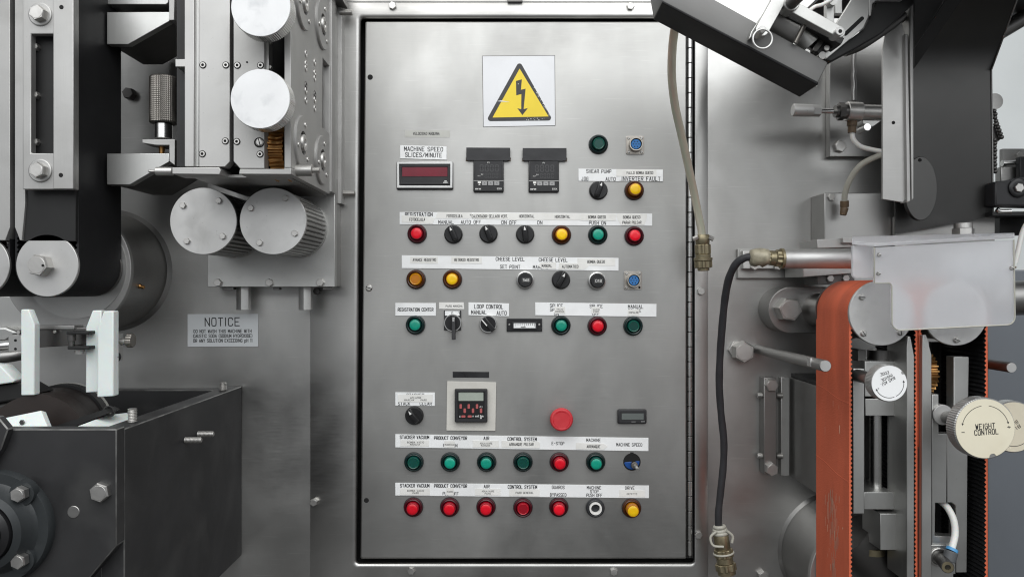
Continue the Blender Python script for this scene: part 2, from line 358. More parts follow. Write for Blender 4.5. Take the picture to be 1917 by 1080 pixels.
def glyph(ch):
    out = []
    for st in F.get(ch, []):
        rnd = st.startswith('~'); pts = []
        for t in st.lstrip('~').split():
            if ',' in t: x, y = t.split(','); pts.append((float(x), float(y)))
            else: pts.append((float(t[0]), float(t[1:])))
        if rnd:
            closed = pts[0] == pts[-1]
            for _ in range(2):
                q = [] if closed else [pts[0]]
                for a, b in zip(pts, pts[1:]):
                    q += [(a[0]*.75+b[0]*.25, a[1]*.75+b[1]*.25), (a[0]*.25+b[0]*.75, a[1]*.25+b[1]*.75)]
                q.append(q[0] if closed else pts[-1]); pts = q
        out.append(pts)
    return out
def lettering(g, text, cx, cy, d, h, w=None, rot=0, pen=.165, mi=0, clip=None):
    """text centred at photo point (cx, cy) on a plane at depth d; h = cap height and w = whole width, in photo pixels; pen = stroke / height"""
    xs = []; x_ = 0.0
    for ch in text:
        gw, x0 = {'I': (1.0, 1.5), '1': (1.4, .8), ' ': (2.6, 0), '.': (.8, 1.6), '(': (1.6, 1.5), ')': (1.6, .9), 'i': (.8, 1.6), 'l': (.8, 1.6)}.get(ch, (4.0, 0))
        xs.append(x_-x0); x_ += gw+2.1
    total = x_-2.1
    sy = h/6.0; sx = (w/total) if w else sy
    ca, sa = math.cos(R(rot)), -math.sin(R(rot)); hw = h*pen/2; eps = 0
    for i, ch in enumerate(text):
        for pl in glyph(ch):
            P = [((xs[i]+x-total/2)*sx, (y-3)*sy) for x, y in pl]
            for (ax, ay), (bx, by) in zip(P, P[1:]):
                if clip and not (clip[0] <= (ay+by)/2/h+.5 <= clip[1]): continue
                l = math.hypot(bx-ax, by-ay)
                if l < 1e-6: continue
                ux, uy = (bx-ax)/l, (by-ay)/l; e = hw*.7
                c = [(ax-ux*e-uy*hw, ay-uy*e+ux*hw), (ax-ux*e+uy*hw, ay-uy*e-ux*hw), (bx+ux*e+uy*hw, by+uy*e-ux*hw), (bx+ux*e-uy*hw, by+uy*e+ux*hw)]
                eps = (eps+1) % 5
                vs = [g.bm.verts.new(W(cx+x*ca+y*sa, cy-(y*ca-x*sa), d+.03*eps)) for x, y in c]
                g.bm.faces.new(vs).material_index = mi
    return g
def letters(parent, items, d, m=ink, name='lettering'):
    g = G()
    for it in items: lettering(g, it[0], it[1], it[2], d, it[3], *(it[4:5]), **(it[5] if len(it) > 5 else {}))
    bm = g.bm; me = bpy.data.meshes.new(name); bm.to_mesh(me); bm.free(); me.materials.append(m)
    me.transform(Matrix.Translation(-wloc(parent)))
    o = bpy.data.objects.new(name, me); col.objects.link(o); o.parent = parent
    return o

# ================================================================== the setting
g = G(); g.rect(-420, -420, 640, 1500, 0, -6); obj('machine_wall', g, steel, kind='structure')
g = G(); g.rect(1300, -420, 1765, 1500, 0, -6); obj('machine_wall.001', g, steel, kind='structure')
g = G(); g.rect(640.5, -420, 1299.5, 3.5, 0, -6); obj('machine_wall.002', g, steel, kind='structure')
g = G(); g.box((-.9, 2.2, -2.0), (4.2, 2.26, 2.6)); obj('far_wall', g, far_m, kind='structure')

g = G(); g.box((-4, -7, -1.05), (5, 2.2, -1.0)); obj('floor', g, mat('dark_floor', (.07, .068, .065), 0, .5, .15, .1, 2), kind='structure')
rc = thing('rear_cabinet', W(2000, 1400, -420), 'smooth blue grey cabinet standing behind the orange belts', 'cabinet')
g = G(); g.box((.86, .42, -1.4), (2.2, .9, .045)); obj('cabinet_body', g, cab_m, rc, .004)

# ---------------------------------------------------------------- control cabinet frame and door
FR = 4.0; DD = 5.0
fr = thing('door_frame', W(958, 1050, 0), 'flat stainless steel frame bolted round the control cabinet door', 'frame')
def qloop(x0, y0, x1, y1, r, d, tl=0, n=5):
    return [W(x+(tl*(1-(y-40)/1005.0) if x < 958 else 0), y, d) for x, y in rrect(x0, y0, x1, y1, r, n)]
OX0, OY0, OX1, OY1 = 668, 36, 1299, 1052
g = G()
loops = [qloop(581, 5, 1325, 1200, .5, 0), qloop(581, 5, 1325, 1200, .5, FR-1), qloop(582, 6, 1324, 1199, .5, FR)]
loops.append(qloop(OX0-9.6, OY0-9.6, OX1+3.8, OY1+9.6, 10, FR, 8))
for i in range(7):
    a = i/6*math.pi/2; r = 9
    loops.append(qloop(OX0-r+r*math.sin(a), OY0-r+r*math.sin(a), OX1+.35*(r-r*math.sin(a)), OY1+r-r*math.sin(a), 6+4*(1-math.sin(a)), FR-r*(1-math.cos(a)), 8))
loops.append(qloop(OX0, OY0, OX1, OY1, 6, -36, 8))
g.loft(loops, cap0=False, cap1=False); obj('frame_plate', g, steel, fr)
for x, y in ((735, 12), (1180, 13), (588, 939), (770, 1067), (1149, 1069), (1312, 545), (1307, 1000)): bolt(fr, x, y, 7.5, FR, 5, random.uniform(0, 60))
g = G(); g.rect(660, 20, 1320, 1070, -36, -40); obj('opening_back', g, cavity, fr)
g = G(); g.rect(950, -20, 978, 4, 9, 1); obj('top_clip', g, dull, fr, .001)

door = thing('cabinet_door', W(982, 1044, 0), 'tall stainless steel control cabinet door covered with push buttons', 'door')
g = G()
def dloop(i, d): return [W(x+(9*(1-(y-41)/1004.0) if x < 958 else 0), y, d) for x, y in rrect(675+i, 41.5+i, 1285-i, 1045-i, 3, 3)]
g.loft([dloop(0, -22), dloop(0, DD-3), dloop(.6, DD-1), dloop(2.2, DD)]); obj('door_panel', g, steel_door, door, angle=12)
g = G(); g.rect(1285.6, 52, 1297.4, 1044, -3, -14); hinge = obj('hinge', g, black_steel, door)
nk = 35; y0 = 64; p = (1040-64)/nk
def m_kn():
    g = G(); r = .0043; h = S(p-1.5, 3); g.lathe([(r*.85, 0), (r, .0006), (r, h-.0006), (r*.85, h)], (0, 0, 0), (0, 0, -1), 14); return finish(g, 'knuckle', chrome, angle=30)
for i in range(nk): inst('hinge_knuckle', 'kn', m_kn, hinge, W(1291.5, y0+i*p, 3))
g = G(); g.rod(W(1291.5, 62, 3), W(1291.5, 1042, 3), .0028); obj('hinge_pin', g, dull, hinge)
hole(door, 693, 145, 5, DD); hole(door, 686, 936, 4.6, DD)
bolt(door, 691, 539, 6.5, DD, 2.5, 20, 'screw', 'slot', m_slot)

# ---------------------------------------------------------------- lettered plates and paper labels
def label(name, x0, y0, x1, y1, texts, lab, d=DD+.05, th=1.6, m=label_m, tilt=0.0, corner=1.0, textm=ink, cat='label', tear=None, pen=None):
    """a plate with lettering; y drops by tilt from left to right; tear = missing bits of the outline"""
    t = thing(name, W((x0+x1)/2, y1, d), lab, cat)
    if tear: poly = tear
    else: poly = [(x0, y0), (x1, y0+tilt), (x1, y1+tilt), (x0, y1)]
    g = G(); g.prism(poly, d+th, d); obj('plate', g, m, t, .0003 if th > 1 else 0)
    if texts:
        if pen: texts = [(*q[:5], {**(q[5] if len(q) > 5 else {}), 'pen': pen}) for q in [tuple(list(z)+[None]*(5-len(z))) if len(z) < 5 else z for z in texts]]
        letters(t, texts, d+th+.06, textm)
    return t
rt = {'rot': -.7}
label('lettered_plate', 749, 272, 836, 297, [('MACHINE SPEED', 793, 279.5, 7.6, 72, {'rot': -1}), ('SLICES/MINUTE', 793, 290.5, 7.6, 68, {'rot': -1})], 'white plate lettered MACHINE SPEED SLICES/MINUTE above the red display', tilt=2.5)
label('lettered_plate', 1083, 316, 1162, 339, [('SHEAR PUMP', 1121, 321, 6.4, 46, rt), ('JOG', 1095, 335, 6.4, 12, rt), ('AUTO', 1143, 335.5, 6.4, 18, rt)], 'white plate lettered SHEAR PUMP JOG AUTO', tilt=1)
label('lettered_plate', 1159, 317, 1241, 339, [('INVERTER FAULT', 1200, 335, 7, 72, {'rot': -.6})], 'white plate lettered INVERTER FAULT above a yellow button', tilt=.8, d=DD+.1, th=1.9)
label('lettered_plate', 748, 397, 1221, 420, [('REGISTRATION', 784, 401.5, 6.4, 51, {'rot': -.3, 'pen': .195}), ('MANUAL', 835, 416, 6.4, 28, rt), ('AUTO', 872, 416, 6.4, 18, rt), ('OFF', 893.5, 416, 6.4, 13, rt),
      ('ON', 943.5, 416.5, 6.4, 9, rt), ('OFF', 960, 417, 6.4, 13, rt), ('ON', 1010.5, 417, 6.4, 9, rt), ('PUSH ON', 1118.5, 417.5, 6.4, 31, rt)], 'long white strip lettered REGISTRATION MANUAL AUTO OFF ON PUSH ON', tilt=3)
label('lettered_plate', 752, 478, 1158, 502, [('CHEESE LEVEL', 955, 485, 6.4, 53, {'rot': -.5, 'pen': .175}), ('SET POINT', 955, 499.5, 6.2, 37, rt), ('CHEESE LEVEL', 1035.5, 486.5, 6.4, 53, {'rot': -.5, 'pen': .175}), ('MANUAL', 1012, 500, 6.2, 28, rt)],
      'long white strip lettered CHEESE LEVEL SET POINT', tilt=5)
label('lettered_plate', 740, 567, 816, 591, [('REGISTRATION CENTER', 778, 579.5, 5.8, 66, {'pen': .195})], 'white plate lettered REGISTRATION CENTER above a green button', tilt=.3)
label('lettered_plate', 877, 566, 953, 590, [('LOOP CONTROL', 915, 574, 7.2, 53, {'rot': -.5}), ('MANUAL', 896.5, 584.5, 7, 28, {'rot': -.5}), ('AUTO', 939, 586, 7, 18, {'rot': -.5})], 'white plate lettered LOOP CONTROL MANUAL AUTO', tilt=2)
label('lettered_plate', 1002, 566, 1229, 590, [('SPLICE', 1041.5, 572, 6, 23.5, rt), ('SPLICE', 1041.5, 580, 5.5, 23.5, rt), ('ON', 1041.5, 588, 5, 8, rt), ('SPLICE', 1116, 573, 6, 23.5, rt), ('OFF', 1115, 588, 5, 11, rt),
      ('MANUAL', 1190, 574, 6.2, 28, rt), ('SPLICE', 1188, 581.5, 5.6, 24, rt)], 'white strip lettered SPLICE SPLICE MANUAL', tilt=3)
label('lettered_plate', 740, 734, 814, 759, [('STACKER', 777.5, 739, 5, 32, {'pen': .195}), ('STACK', 756.5, 755, 6, 22), ('CLEAR', 797, 755, 6, 22)], 'white plate lettered STACKER STACK CLEAR above a black knob', tilt=.6)
label('lettered_plate', 740, 812.5, 1214, 837, [('STACKER VACUUM', 776, 818, 6, 54, {'rot': -.3, 'pen': .195}), ('PRODUCT CONVEYOR', 843.5, 819.5, 6, 61, {'rot': -.3, 'pen': .195}), ('PUSH ON', 843, 833.5, 5.6, 26, rt), ('AIR', 910.5, 820, 6, 10, {'pen': .195}),
      ('CONTROL SYSTEM', 977.5, 821.5, 6, 54, {'rot': -.5, 'pen': .195}), ('E-STOP', 1044.5, 829.5, 5.6, 23, rt), ('MACHINE', 1111, 823.5, 5.6, 26, {'pen': .17, 'rot': -.5}), ('MACHINE SPEED', 1178, 832, 5.6, 48, rt)],
      'long white strip lettered STACKER VACUUM to MACHINE SPEED with E-STOP', tilt=7)
label('lettered_plate', 740, 903.5, 1215, 927, [('STACKER VACUUM', 776.5, 908.5, 6, 54, {'rot': -.3, 'pen': .195}), ('PRODUCT CONVEYOR', 843.5, 909, 6, 61, {'rot': -.3, 'pen': .195}), ('PUSH OFF', 843.5, 923.5, 5.8, 29, rt), ('AIR', 911, 910, 6, 10, {'pen': .195}),
      ('CONTROL SYSTEM', 978, 911, 6, 54, {'rot': -.5, 'pen': .195}), ('GUARDS', 1045, 911.5, 5.8, 23, rt), ('BYPASSED', 1045, 925.8, 5.8, 30, rt), ('MACHINE', 1112, 912.2, 5.6, 26, rt), ('STOP', 1112.5, 919.3, 5.6, 15, rt), ('PUSH OFF', 1112.5, 926.4, 5.6, 29, rt),
      ('DRIVE', 1179, 912.8, 5.6, 17, rt)], 'lowest white strip lettered STACKER VACUUM to DRIVE with GUARDS BYPASSED', tilt=5)
LD = DD+1.75                                    # paper labels lie on the plates
def paper(x0, y0, x1, y1, texts, lab, tilt=0.0, d=LD, m=paper_m, tear=None, th=.5, textm=ink):
    return label('paper_label', x0, y0, x1, y1, texts, lab, d, th, m, tilt, textm=textm, tear=tear)
paper(758, 244, 842, 257, [('VELOCIDAD MAQUINA', 798, 250.5, 4.8, 49)], 'aged paper label reading VELOCIDAD MAQUINA', .4, DD+.05, paper_grey)
paper(1154, 317, 1229, 330, [('FALLO BOMBA QUESO', 1198, 323.8, 4.8, 49)], 'paper label reading FALLO BOMBA QUESO over the inverter fault plate', 1, DD+2.1)
paper(752, 403, 811, 417, [('FOTOCELULA', 781, 411, 5, 29)], 'paper label reading FOTOCELULA under the word REGISTRATION', 1.5, tear=[(752, 403), (808, 406), (814, 409), (810, 419), (752, 416)])
paper(815, 398, 880, 411, [('FOTOCELULA', 851, 404.5, 5, 29)], 'paper label reading FOTOCELULA above the first black knob', 0, tear=[(819, 397), (883, 398), (881, 409), (815, 409)])
paper(881, 399, 954, 411, [('CALENTADOR SELLADO VERT.', 917, 405, 5, 67)], 'paper label reading CALENTADOR SELLADO VERT.', 0, tear=[(888, 398.5), (954, 399), (954, 411), (884, 409.5), (880, 402)])
paper(954.6, 399, 1018, 412, [('HORIZONTAL', 986, 405, 5, 28)], 'paper label reading HORIZONTAL above the third black knob', .2)
paper(1018.6, 399.4, 1086, 412, [('HORIZONTAL', 1053, 405.8, 5, 28)], 'paper label reading HORIZONTAL above the yellow button', .2)
paper(1086.6, 400, 1153, 413, [('BOMBA QUESO', 1117.5, 406.5, 5, 32)], 'paper label reading BOMBA QUESO above PUSH ON', .2)
paper(1154, 400, 1211, 414, [('BOMBA QUESO', 1182.5, 406.8, 5, 32), ('PARAR PULSAR', 1183, 416.5, 5, 35)], 'paper label reading BOMBA QUESO PARAR PULSAR with curled corner', 0, tear=[(1155, 400), (1211, 400.5), (1211, 409), (1206, 421), (1163, 422), (1158, 414), (1154, 405)])
paper(768, 480.5, 820, 493, [('AVANCE REGISTRO', 794.5, 486.5, 5, 43)], 'paper label reading AVANCE REGISTRO', .3)
paper(845, 480.5, 902, 493, [('RETRASO REGISTRO', 873.5, 486.5, 5, 45)], 'paper label reading RETRASO REGISTRO', .5)
paper(1006, 491, 1041, 504, [('MANUAL', 1024, 497.5, 5, 19)], 'torn paper label reading MANUAL under CHEESE LEVEL', 0, tear=[(1013, 491), (1041, 491.5), (1041, 503.5), (1015, 503), (1006, 497)])
paper(1045, 492, 1101, 505, [('AUTOMATICO', 1067.5, 499, 5, 30)], 'torn paper label reading AUTOMATICO', 0, tear=[(1047, 492), (1095, 493), (1102, 499), (1094, 504.5), (1045, 504)])
paper(1081, 483.5, 1152, 497, [('BOMBA QUESO', 1116, 490, 5, 32)], 'paper label reading BOMBA QUESO on the cheese level strip', 1, DD+1.7, th=.3)
paper(822, 566, 869, 578, [('PARO MARCHA', 850, 573, 3.4, 31)], 'small paper label reading PARO MARCHA above the lever switch', 0, DD+.05, tear=[(822, 566), (868, 566), (869, 578.5), (822, 578)], th=.8)
paper(1038, 574, 1058, 587, [('VACIO', 1048, 578.8, 2.8, 12), ('MARCHA', 1048, 583.2, 2.8, 16)], 'tiny paper label reading VACIO MARCHA')
paper(1107, 574, 1123, 587, [('VACIO', 1116, 579.5, 2.8, 12), ('PARO', 1116, 583.5, 2.8, 10)], 'tiny paper label reading VACIO PARO')
paper(1175, 579, 1197, 591, [('EMPALME', 1186.5, 585, 3, 18)], 'tiny paper label reading EMPALME')
paper(745, 738, 810, 752.5, [('APILADOR', 778, 744.4, 3, 20), ('MARCHA', 766, 748.6, 3, 18), ('PARO', 793, 748.6, 3, 11)], 'paper label reading APILADOR MARCHA PARO', .3)
paper(750, 823, 803, 835, [('BOMBA VACIO', 778, 827.5, 3, 31), ('MARCHA', 777, 831.6, 3, 18)], 'paper label reading BOMBA VACIO MARCHA', .4)
paper(832, 825, 851, 837, [('MARCHA', 842, 832, 3, 17)], 'tiny paper label reading MARCHA on the PRODUCT CONVEYOR strip')
paper(885, 824, 934, 837, [('AGUA/AIRE', 910, 829.5, 3, 23), ('MARCHA', 909, 833.6, 3, 17)], 'paper label reading AGUA/AIRE MARCHA', .4)
paper(939, 825, 1011, 838, [('ARRANQUE PULSAR', 976, 831.3, 5, 45)], 'paper label reading ARRANQUE PULSAR under CONTROL SYSTEM', 0, tear=[(939, 824.5), (1007, 825.5), (1011, 829), (1010, 838.5), (939, 837)])
paper(1078, 829, 1137, 841, [('ARRANQUE', 1111, 835.5, 5, 25)], 'torn paper label reading ARRANQUE under MACHINE', 0, tear=[(1078, 828.5), (1131, 830), (1137.5, 835), (1130, 841.5), (1078, 840)])
paper(749, 913, 805, 926, [('BOMBA VACIO', 778, 918, 3, 31), ('PARO', 778, 922.3, 3, 11)], 'paper label reading BOMBA VACIO PARO', .3)
paper(835, 912, 849.5, 926, [('PARO', 842.5, 920, 3, 11)], 'tiny tilted paper label reading PARO', .6)
paper(889, 914, 937, 926.5, [('AGUA/AIRE', 913.5, 919, 3, 23), ('PARO', 913, 923.4, 3, 11)], 'paper label reading AGUA/AIRE PARO', .5)
paper(953, 914.5, 1010, 928, [('PARO GENERAL', 982, 921.8, 3.4, 33)], 'paper label reading PARO GENERAL', .6)
paper(1159, 916.5, 1207, 929, [('DEFECTO', 1183, 924, 3, 19)], 'paper label reading DEFECTO under DRIVE', .6, textm=ink_grey)
nt_ = label('notice_sign', 351, 588, 483, 649, [('NOTICE', 416, 602.5, 15, 64, {'rot': .6, 'pen': .12}), ('DO NOT WASH THIS MACHINE WITH', 416.5, 619.8, 5.8, 108, {'rot': .3, 'pen': .175}), ('CAUSTIC SODA (SODIUM HYDROXIDE)', 417, 628.6, 5.8, 110, {'rot': .3, 'pen': .175}),
      ('OR ANY SOLUTION EXCEEDING pH 11', 417, 637.4, 5.8, 110, {'rot': .3, 'pen': .175})], 'grey NOTICE sign about not washing with caustic soda on the steel wall', .05, 2.0, notice_m, -.6, cat='sign')

# ---------------------------------------------------------------- warning sign
ws = thing('warning_sign', W(971, 237, DD), 'white sticker with yellow high voltage lightning triangle', 'sign')
g = G(); g.prism([(903.5, 106), (1038, 105), (1039, 235), (905.5, 237.5)], DD+.7, DD+.05); obj('sticker', g, sign_m, ws)
g = G(); g.prism([(902.5, 105), (1039, 104), (1040, 236), (904.5, 238.5)], DD+.3, DD+.03); obj('sticker_edge', g, ink_grey, ws)
tri = lambda cx, cy, pts, r: sum([arc(x, y, r, a0, a1, 5) for (x, y), a0, a1 in pts], [])
g = G(); g.prism(tri(0, 0, [((972.5, 124.5), 210, 330), ((1026.5, 221), 330, 450), ((918.5, 222), 90, 210)], 5.2), DD+.95, DD+.7); obj('triangle_border', g, ink_worn, ws)
g = G(); g.prism([(972.8, 129), (1027, 218.5), (922, 220.5)], DD+1.15, DD+.95); obj('yellow_triangle', g, yellow_v, ws)
g = G(); g.prism([(966, 152), (977, 149), (975.2, 168.5), (984, 166.5), (980.2, 204.5), (988, 203), (978, 216), (968.5, 203), (975.8, 205), (976, 176.5), (966.5, 179)], DD+1.35, DD+1.15); obj('lightning_arrow', g, ink_worn, ws)
g = G()
for i in range(26):                       # worn flecks along the right edge
    t = random.uniform(.35, 1.0); x = 976.5+51*t+random.uniform(1.2, 4.2); y = 126+93*t+random.uniform(-1, 1)
    r = random.uniform(.4, 1.3); g.prism([(x+r*math.cos(a)*random.uniform(.5, 1.3), y+r*math.sin(a)*random.uniform(.5, 1.3)) for a in (0, 1.2, 2.5, 3.8, 5)], DD+1.22, DD+.95)
for i in range(16):
    x = random.uniform(985, 1032); y = random.uniform(220.5, 226); r = random.uniform(.4, 1.1)
    g.prism([(x+r*math.cos(a), y+r*math.sin(a)*.7) for a in (0, 1.2, 2.5, 3.8, 5)], DD+1.22, DD+.95)
g.prism([(930, 190), (938, 188.4), (955, 191.5), (940, 190.8)], DD+1.42, DD+.95)
g.prism([(969.5, 156), (970.8, 157), (970, 159)], DD+1.45, DD+1.2)
obj('scuff', g, scuff_m, ws, kind='stuff')

# ---------------------------------------------------------------- push buttons
def m_bezel(m):
    def f():
        g = G(); g.lathe([(.0175, 0), (.0175, .005), (.0165, .0085), (.0145, .0095), (.0128, .0085), (.0122, .004), (.0121, .003)], (0, 0, 0), OUT, 36); return finish(g, 'bezel', m, angle=50)
    return f
def m_gasket():
    g = G(); g.lathe([(.0184, 0), (.0182, .0018), (.0170, .002)], (0, 0, 0), OUT, 36); return finish(g, 'gasket', bl_matte)
def m_sleeve(m, h):
    def f():
        g = G(); g.lathe([(.0122, 0), (.0120, .006), (.0112, h-.002), (.0102, h-.0004), (.0096, h-.0004)], (0, 0, 0), OUT, 32); return finish(g, 'sleeve', m, angle=50)
    return f
def m_cap(m, h, dish):
    def f():
        g = G()
        if dish: g.lathe([(.0104, h-.004), (.0103, h-.0006), (.0096, h), (.0080, h-.0006), (.0068, h-.003), (.0055, h-.0055), (.0025, h-.0062), (.0003, h-.0063)], (0, 0, 0), OUT, 32)
        else: g.lathe([(.0101, h-.004), (.0100, h-.0008), (.0092, h), (.004, h+.0002), (.0003, h+.0002)], (0, 0, 0), OUT, 32)
        return finish(g, 'cap', m, angle=50)
    return f
BM = {'green': (B_GREEN, S_GREEN, C_GREEN), 'dark green': (B_GREEN, S_GREEN, C_GREEN_D), 'red': (B_RED, S_RED, C_RED), 'dark red': (B_RED, S_RED, C_RED_D), 'yellow': (B_YEL, S_YEL, C_YEL), 'amber': (B_YEL, S_YEL, C_YEL_D)}
def button(px, py, c, lab, h=16, dish=False):
    o = W(px, py, DD); t = thing('push_button', o, lab, 'button', 'round push buttons on the door')
    b, s, cp = BM[c]; hh = h/1000; t.rotation_euler = (R(random.uniform(-2, 2)), 0, R(random.uniform(-2, 2)))
    inst('gasket', 'gasket', m_gasket, t, o)
    inst('bezel', 'bez'+b.name, m_bezel(b), t, o); inst('sleeve', f'slv{s.name}{h}', m_sleeve(s, hh), t, o); inst('cap', f'cap{cp.name}{h}{dish}', m_cap(cp, hh, dish), t, o)
    return t
button(1120, 271, 'dark green', 'dark green button at the top beside the upper blue socket', 13, True)
button(1187, 357, 'yellow', 'yellow button under INVERTER FAULT', 22)
button(781, 438, 'red', 'red button under REGISTRATION at the row start', 13)
button(1051, 440, 'yellow', 'yellow button beside the PUSH ON green button', 18)
button(1119, 440, 'green', 'bright green button under PUSH ON', 14)
button(1187, 442, 'red', 'red button under PARAR PULSAR', 15)
button(779, 523, 'amber', 'amber hollow faced button under AVANCE REGISTRO', 11, True)
button(847, 523, 'yellow', 'yellow button under RETRASO REGISTRO', 12)
button(778, 608, 'green', 'green button under REGISTRATION CENTER', 12)
button(1050, 609, 'green', 'green button right of the small strip meter', 12)
button(1118, 610, 'red', 'red button under VACIO PARO', 14)
button(1185, 610, 'dark green', 'dark green button under EMPALME', 11, True)
button(775, 864, 'dark green', 'dark green hollow button under BOMBA VACIO MARCHA', 14, True)
button(843, 864, 'green', 'green button under PRODUCT CONVEYOR', 14)
button(911, 864, 'green', 'green button under AGUA/AIRE MARCHA', 14)
button(979, 864, 'dark green', 'dark green hollow button under ARRANQUE PULSAR', 14, True)
button(1047, 864, 'red', 'red button under E-STOP', 18)
button(1115, 864, 'green', 'green button under MACHINE ARRANQUE', 18)
button(774, 948, 'red', 'red button under BOMBA VACIO PARO', 18)
button(842, 948, 'red', 'red button under PRODUCT CONVEYOR PUSH OFF', 18)
button(910, 948, 'red', 'red button under AGUA/AIRE PARO', 18)
button(979, 949, 'dark red', 'dark red hollow button under PARO GENERAL', 13, True)
button(1046, 948, 'red', 'red button under GUARDS BYPASSED', 20)
button(1182, 950, 'yellow', 'yellow button under DRIVE in the lowest row', 26)
# the capless one
t = thing('push_button', W(1114, 949, DD), 'capless white ringed button under MACHINE STOP PUSH OFF', 'button', 'round push buttons on the door')
inst('bezel', 'bezgrey', m_bezel(mat('charcoal_bezel', (.03, .032, .035), 0, .4)), t, W(1114, 949, DD))
g = G(); g.lathe([(.0122, 0), (.0118, .010), (.0112, .012), (.0088, .012), (.0080, .010), (.0078, .001)], W(1114, 949, DD), OUT, 32, cap1=False); obj('inner_ring', g, paper_m, t)
g = G(); g.lathe([(.0080, .001), (.0078, .0018)], W(1114, 949, DD), OUT, 24); obj('socket_floor', g, cavity, t)

# ---------------------------------------------------------------- selector knobs
def m_skirt():
    g = G(); g.lathe([(.0172, 0), (.0172, .004), (.0162, .0055), (.0155, .010), (.0148, .0108)], (0, 0, 0), OUT, 36); return finish(g, 'skirt', bl_plastic, angle=45)
def m_grip():
    g = G(); s_ = [(-.0058, 0), (-.0040, .013), (.0040, .013), (.0058, 0)]
    pts = [(x, h) for x, h in s_]
    g.loft([[Vector((x*.8, -.009-h*.55, -.0135)) for x, h in pts], [Vector((x, -.009-h, -.011)) for x, h in pts], [Vector((x, -.009-h, .010)) for x, h in pts], [Vector((x*.75, -.009-h*.75, .0158)) for x, h in pts]])
    return finish(g, 'grip', bl_plastic, .0012, angle=45)
def m_mark():
    g = G(); a = [Vector((0, -.0212, .0138)), Vector((-.0022, -.0226, .0066)), Vector((.0022, -.0226, .0066))]
    g.loft([[v+Vector((0, .001, 0)) for v in a], [v+Vector((0, -.0006, 0)) for v in a]]); return finish(g, 'pointer_mark', scuff_m, smooth=False)
def knob(px, py, ang, lab):
    o = W(px, py, DD); t = thing('selector_knob', o, lab, 'knob', 'black selector knobs on the door')
    inst('skirt', 'skirt', m_skirt, t, o); inst('grip', 'grip', m_grip, t, o, rot=(0, R(ang), 0)); inst('pointer_mark', 'mark', m_mark, t, o, rot=(0, R(ang), 0))
knob(1120, 357, 20, 'black selector knob under SHEAR PUMP')
knob(849, 439, -24, 'black selector knob under the words MANUAL AUTO')
knob(914.5, 438, -22, 'black selector knob under SELLADO VERT.')
knob(983, 439, -6, 'black selector knob between two others and a yellow button')
knob(1050, 524, 28, 'black selector knob between the two numbered dials')
knob(776, 777, -38, 'black selector knob under STACK CLEAR')
# chrome ringed ones
def chrome_knob(px, py, lab, ang):
    o = W(px, py, DD); t = thing('selector_knob', o, lab, 'knob')
    g = G(); g.lathe([(.0165, 0), (.0165, .007), (.0158, .008), (.0142, .008), (.0140, .007)], o, OUT, 40); obj('chrome_ring', g, chrome, t, angle=45)
    g = G(); g.lathe([(.0141, .006), (.0141, .0095), (.0136, .0102)], o, OUT, 36); obj('dial_face', g, bl_plastic, t)
    return t, o
t, o = chrome_knob(914, 606, 'chrome ringed black knob with white stripe under LOOP CONTROL', 0)
M = Matrix.Translation(o) @ Matrix.Rotation(R(-40), 4, 'Y')
g = G(); g.slab([M @ Vector(v) for v in ((-.0048, -.010, -.0155), (.0048, -.010, -.0155), (.0048, -.010, .0145), (-.0048, -.010, .0145))], (0, -.009, 0)); obj('grip', g, bl_plastic, t, .0015)
g = G(); g.slab([M @ Vector(v) for v in ((-.0042, -.0191, -.001), (-.0022, -.0191, -.001), (-.0022, -.0191, .014), (-.0042, -.0191, .014))], (0, -.0005, 0)); obj('pointer_stripe', g, scuff_m, t)

t, o = chrome_knob(848, 604, 'black lever switch with grey zero and one plate', 0)
g = G(); g.rect(831, 581, 863, 618, DD+4, DD+.05); obj('legend_plate', g, bl_matte, t, .0006)
g = G(); g.rect(833, 582, 860.5, 590.5, DD+4.6, DD+4); obj('legend_insert', g, label_m, t)
letters(t, [('0', 846.5, 586, 4.2, 2.6), ('1', 859, 586, 4.2, 2.4)], DD+4.7)
g = G(); g.slab([W(845.4, 592, DD+20)+Vector((0, 0, 0)), W(852, 592, DD+20), W(852.5, 636, DD+26), W(845.5, 636, DD+26)], (0, .010, 0)); obj('lever', g, bl_matte, t, .0012)
g = G(); g.rect(846.7, 594.5, 850.7, 602, DD+21.6, DD+20); obj('lever_mark', g, silver, t, .0003)

# numbered dials
for px, py, txt, lab in ((983, 524, '568', 'silver ringed counting dial under SET POINT'), (1117, 525.5, '018', 'silver ringed counting dial next to the lower blue socket')):
    o = W(px, py, DD); t = thing('counting_dial', o, lab, 'dial')
    g = G(); g.lathe([(.0168, 0), (.0168, .006), (.0160, .0105), (.0140, .0115), (.0134, .010)], o, OUT, 40); obj('ring', g, silver, t, angle=45)
    g = G(); g.lathe([(.0135, .006), (.0130, .016), (.0118, .018)], o, OUT, 36); obj('turning_cap', g, bl_plastic, t, angle=45)
    dd = DD+18; kk = k(dd)/k(DD); qx, qy = 958.5+(px-958.5)/kk+1.5, 540+(py-540)/kk+.5
    g = G(); g.prism(rrect(qx-8, qy-4.6, qx+8, qy+4.6, 1.2), dd+.4, dd-1, None); obj('window_frame', g, ink_grey, t)
    g = G(); g.prism(rrect(qx-7.3, qy-3.9, qx+7.3, qy+3.9, 1), dd+.55, dd-1); obj('window', g, bl_plastic, t)
    letters(t, [(txt, qx, qy, 4.8, 11.5, {'pen': .16})], dd+.7, scuff_m)

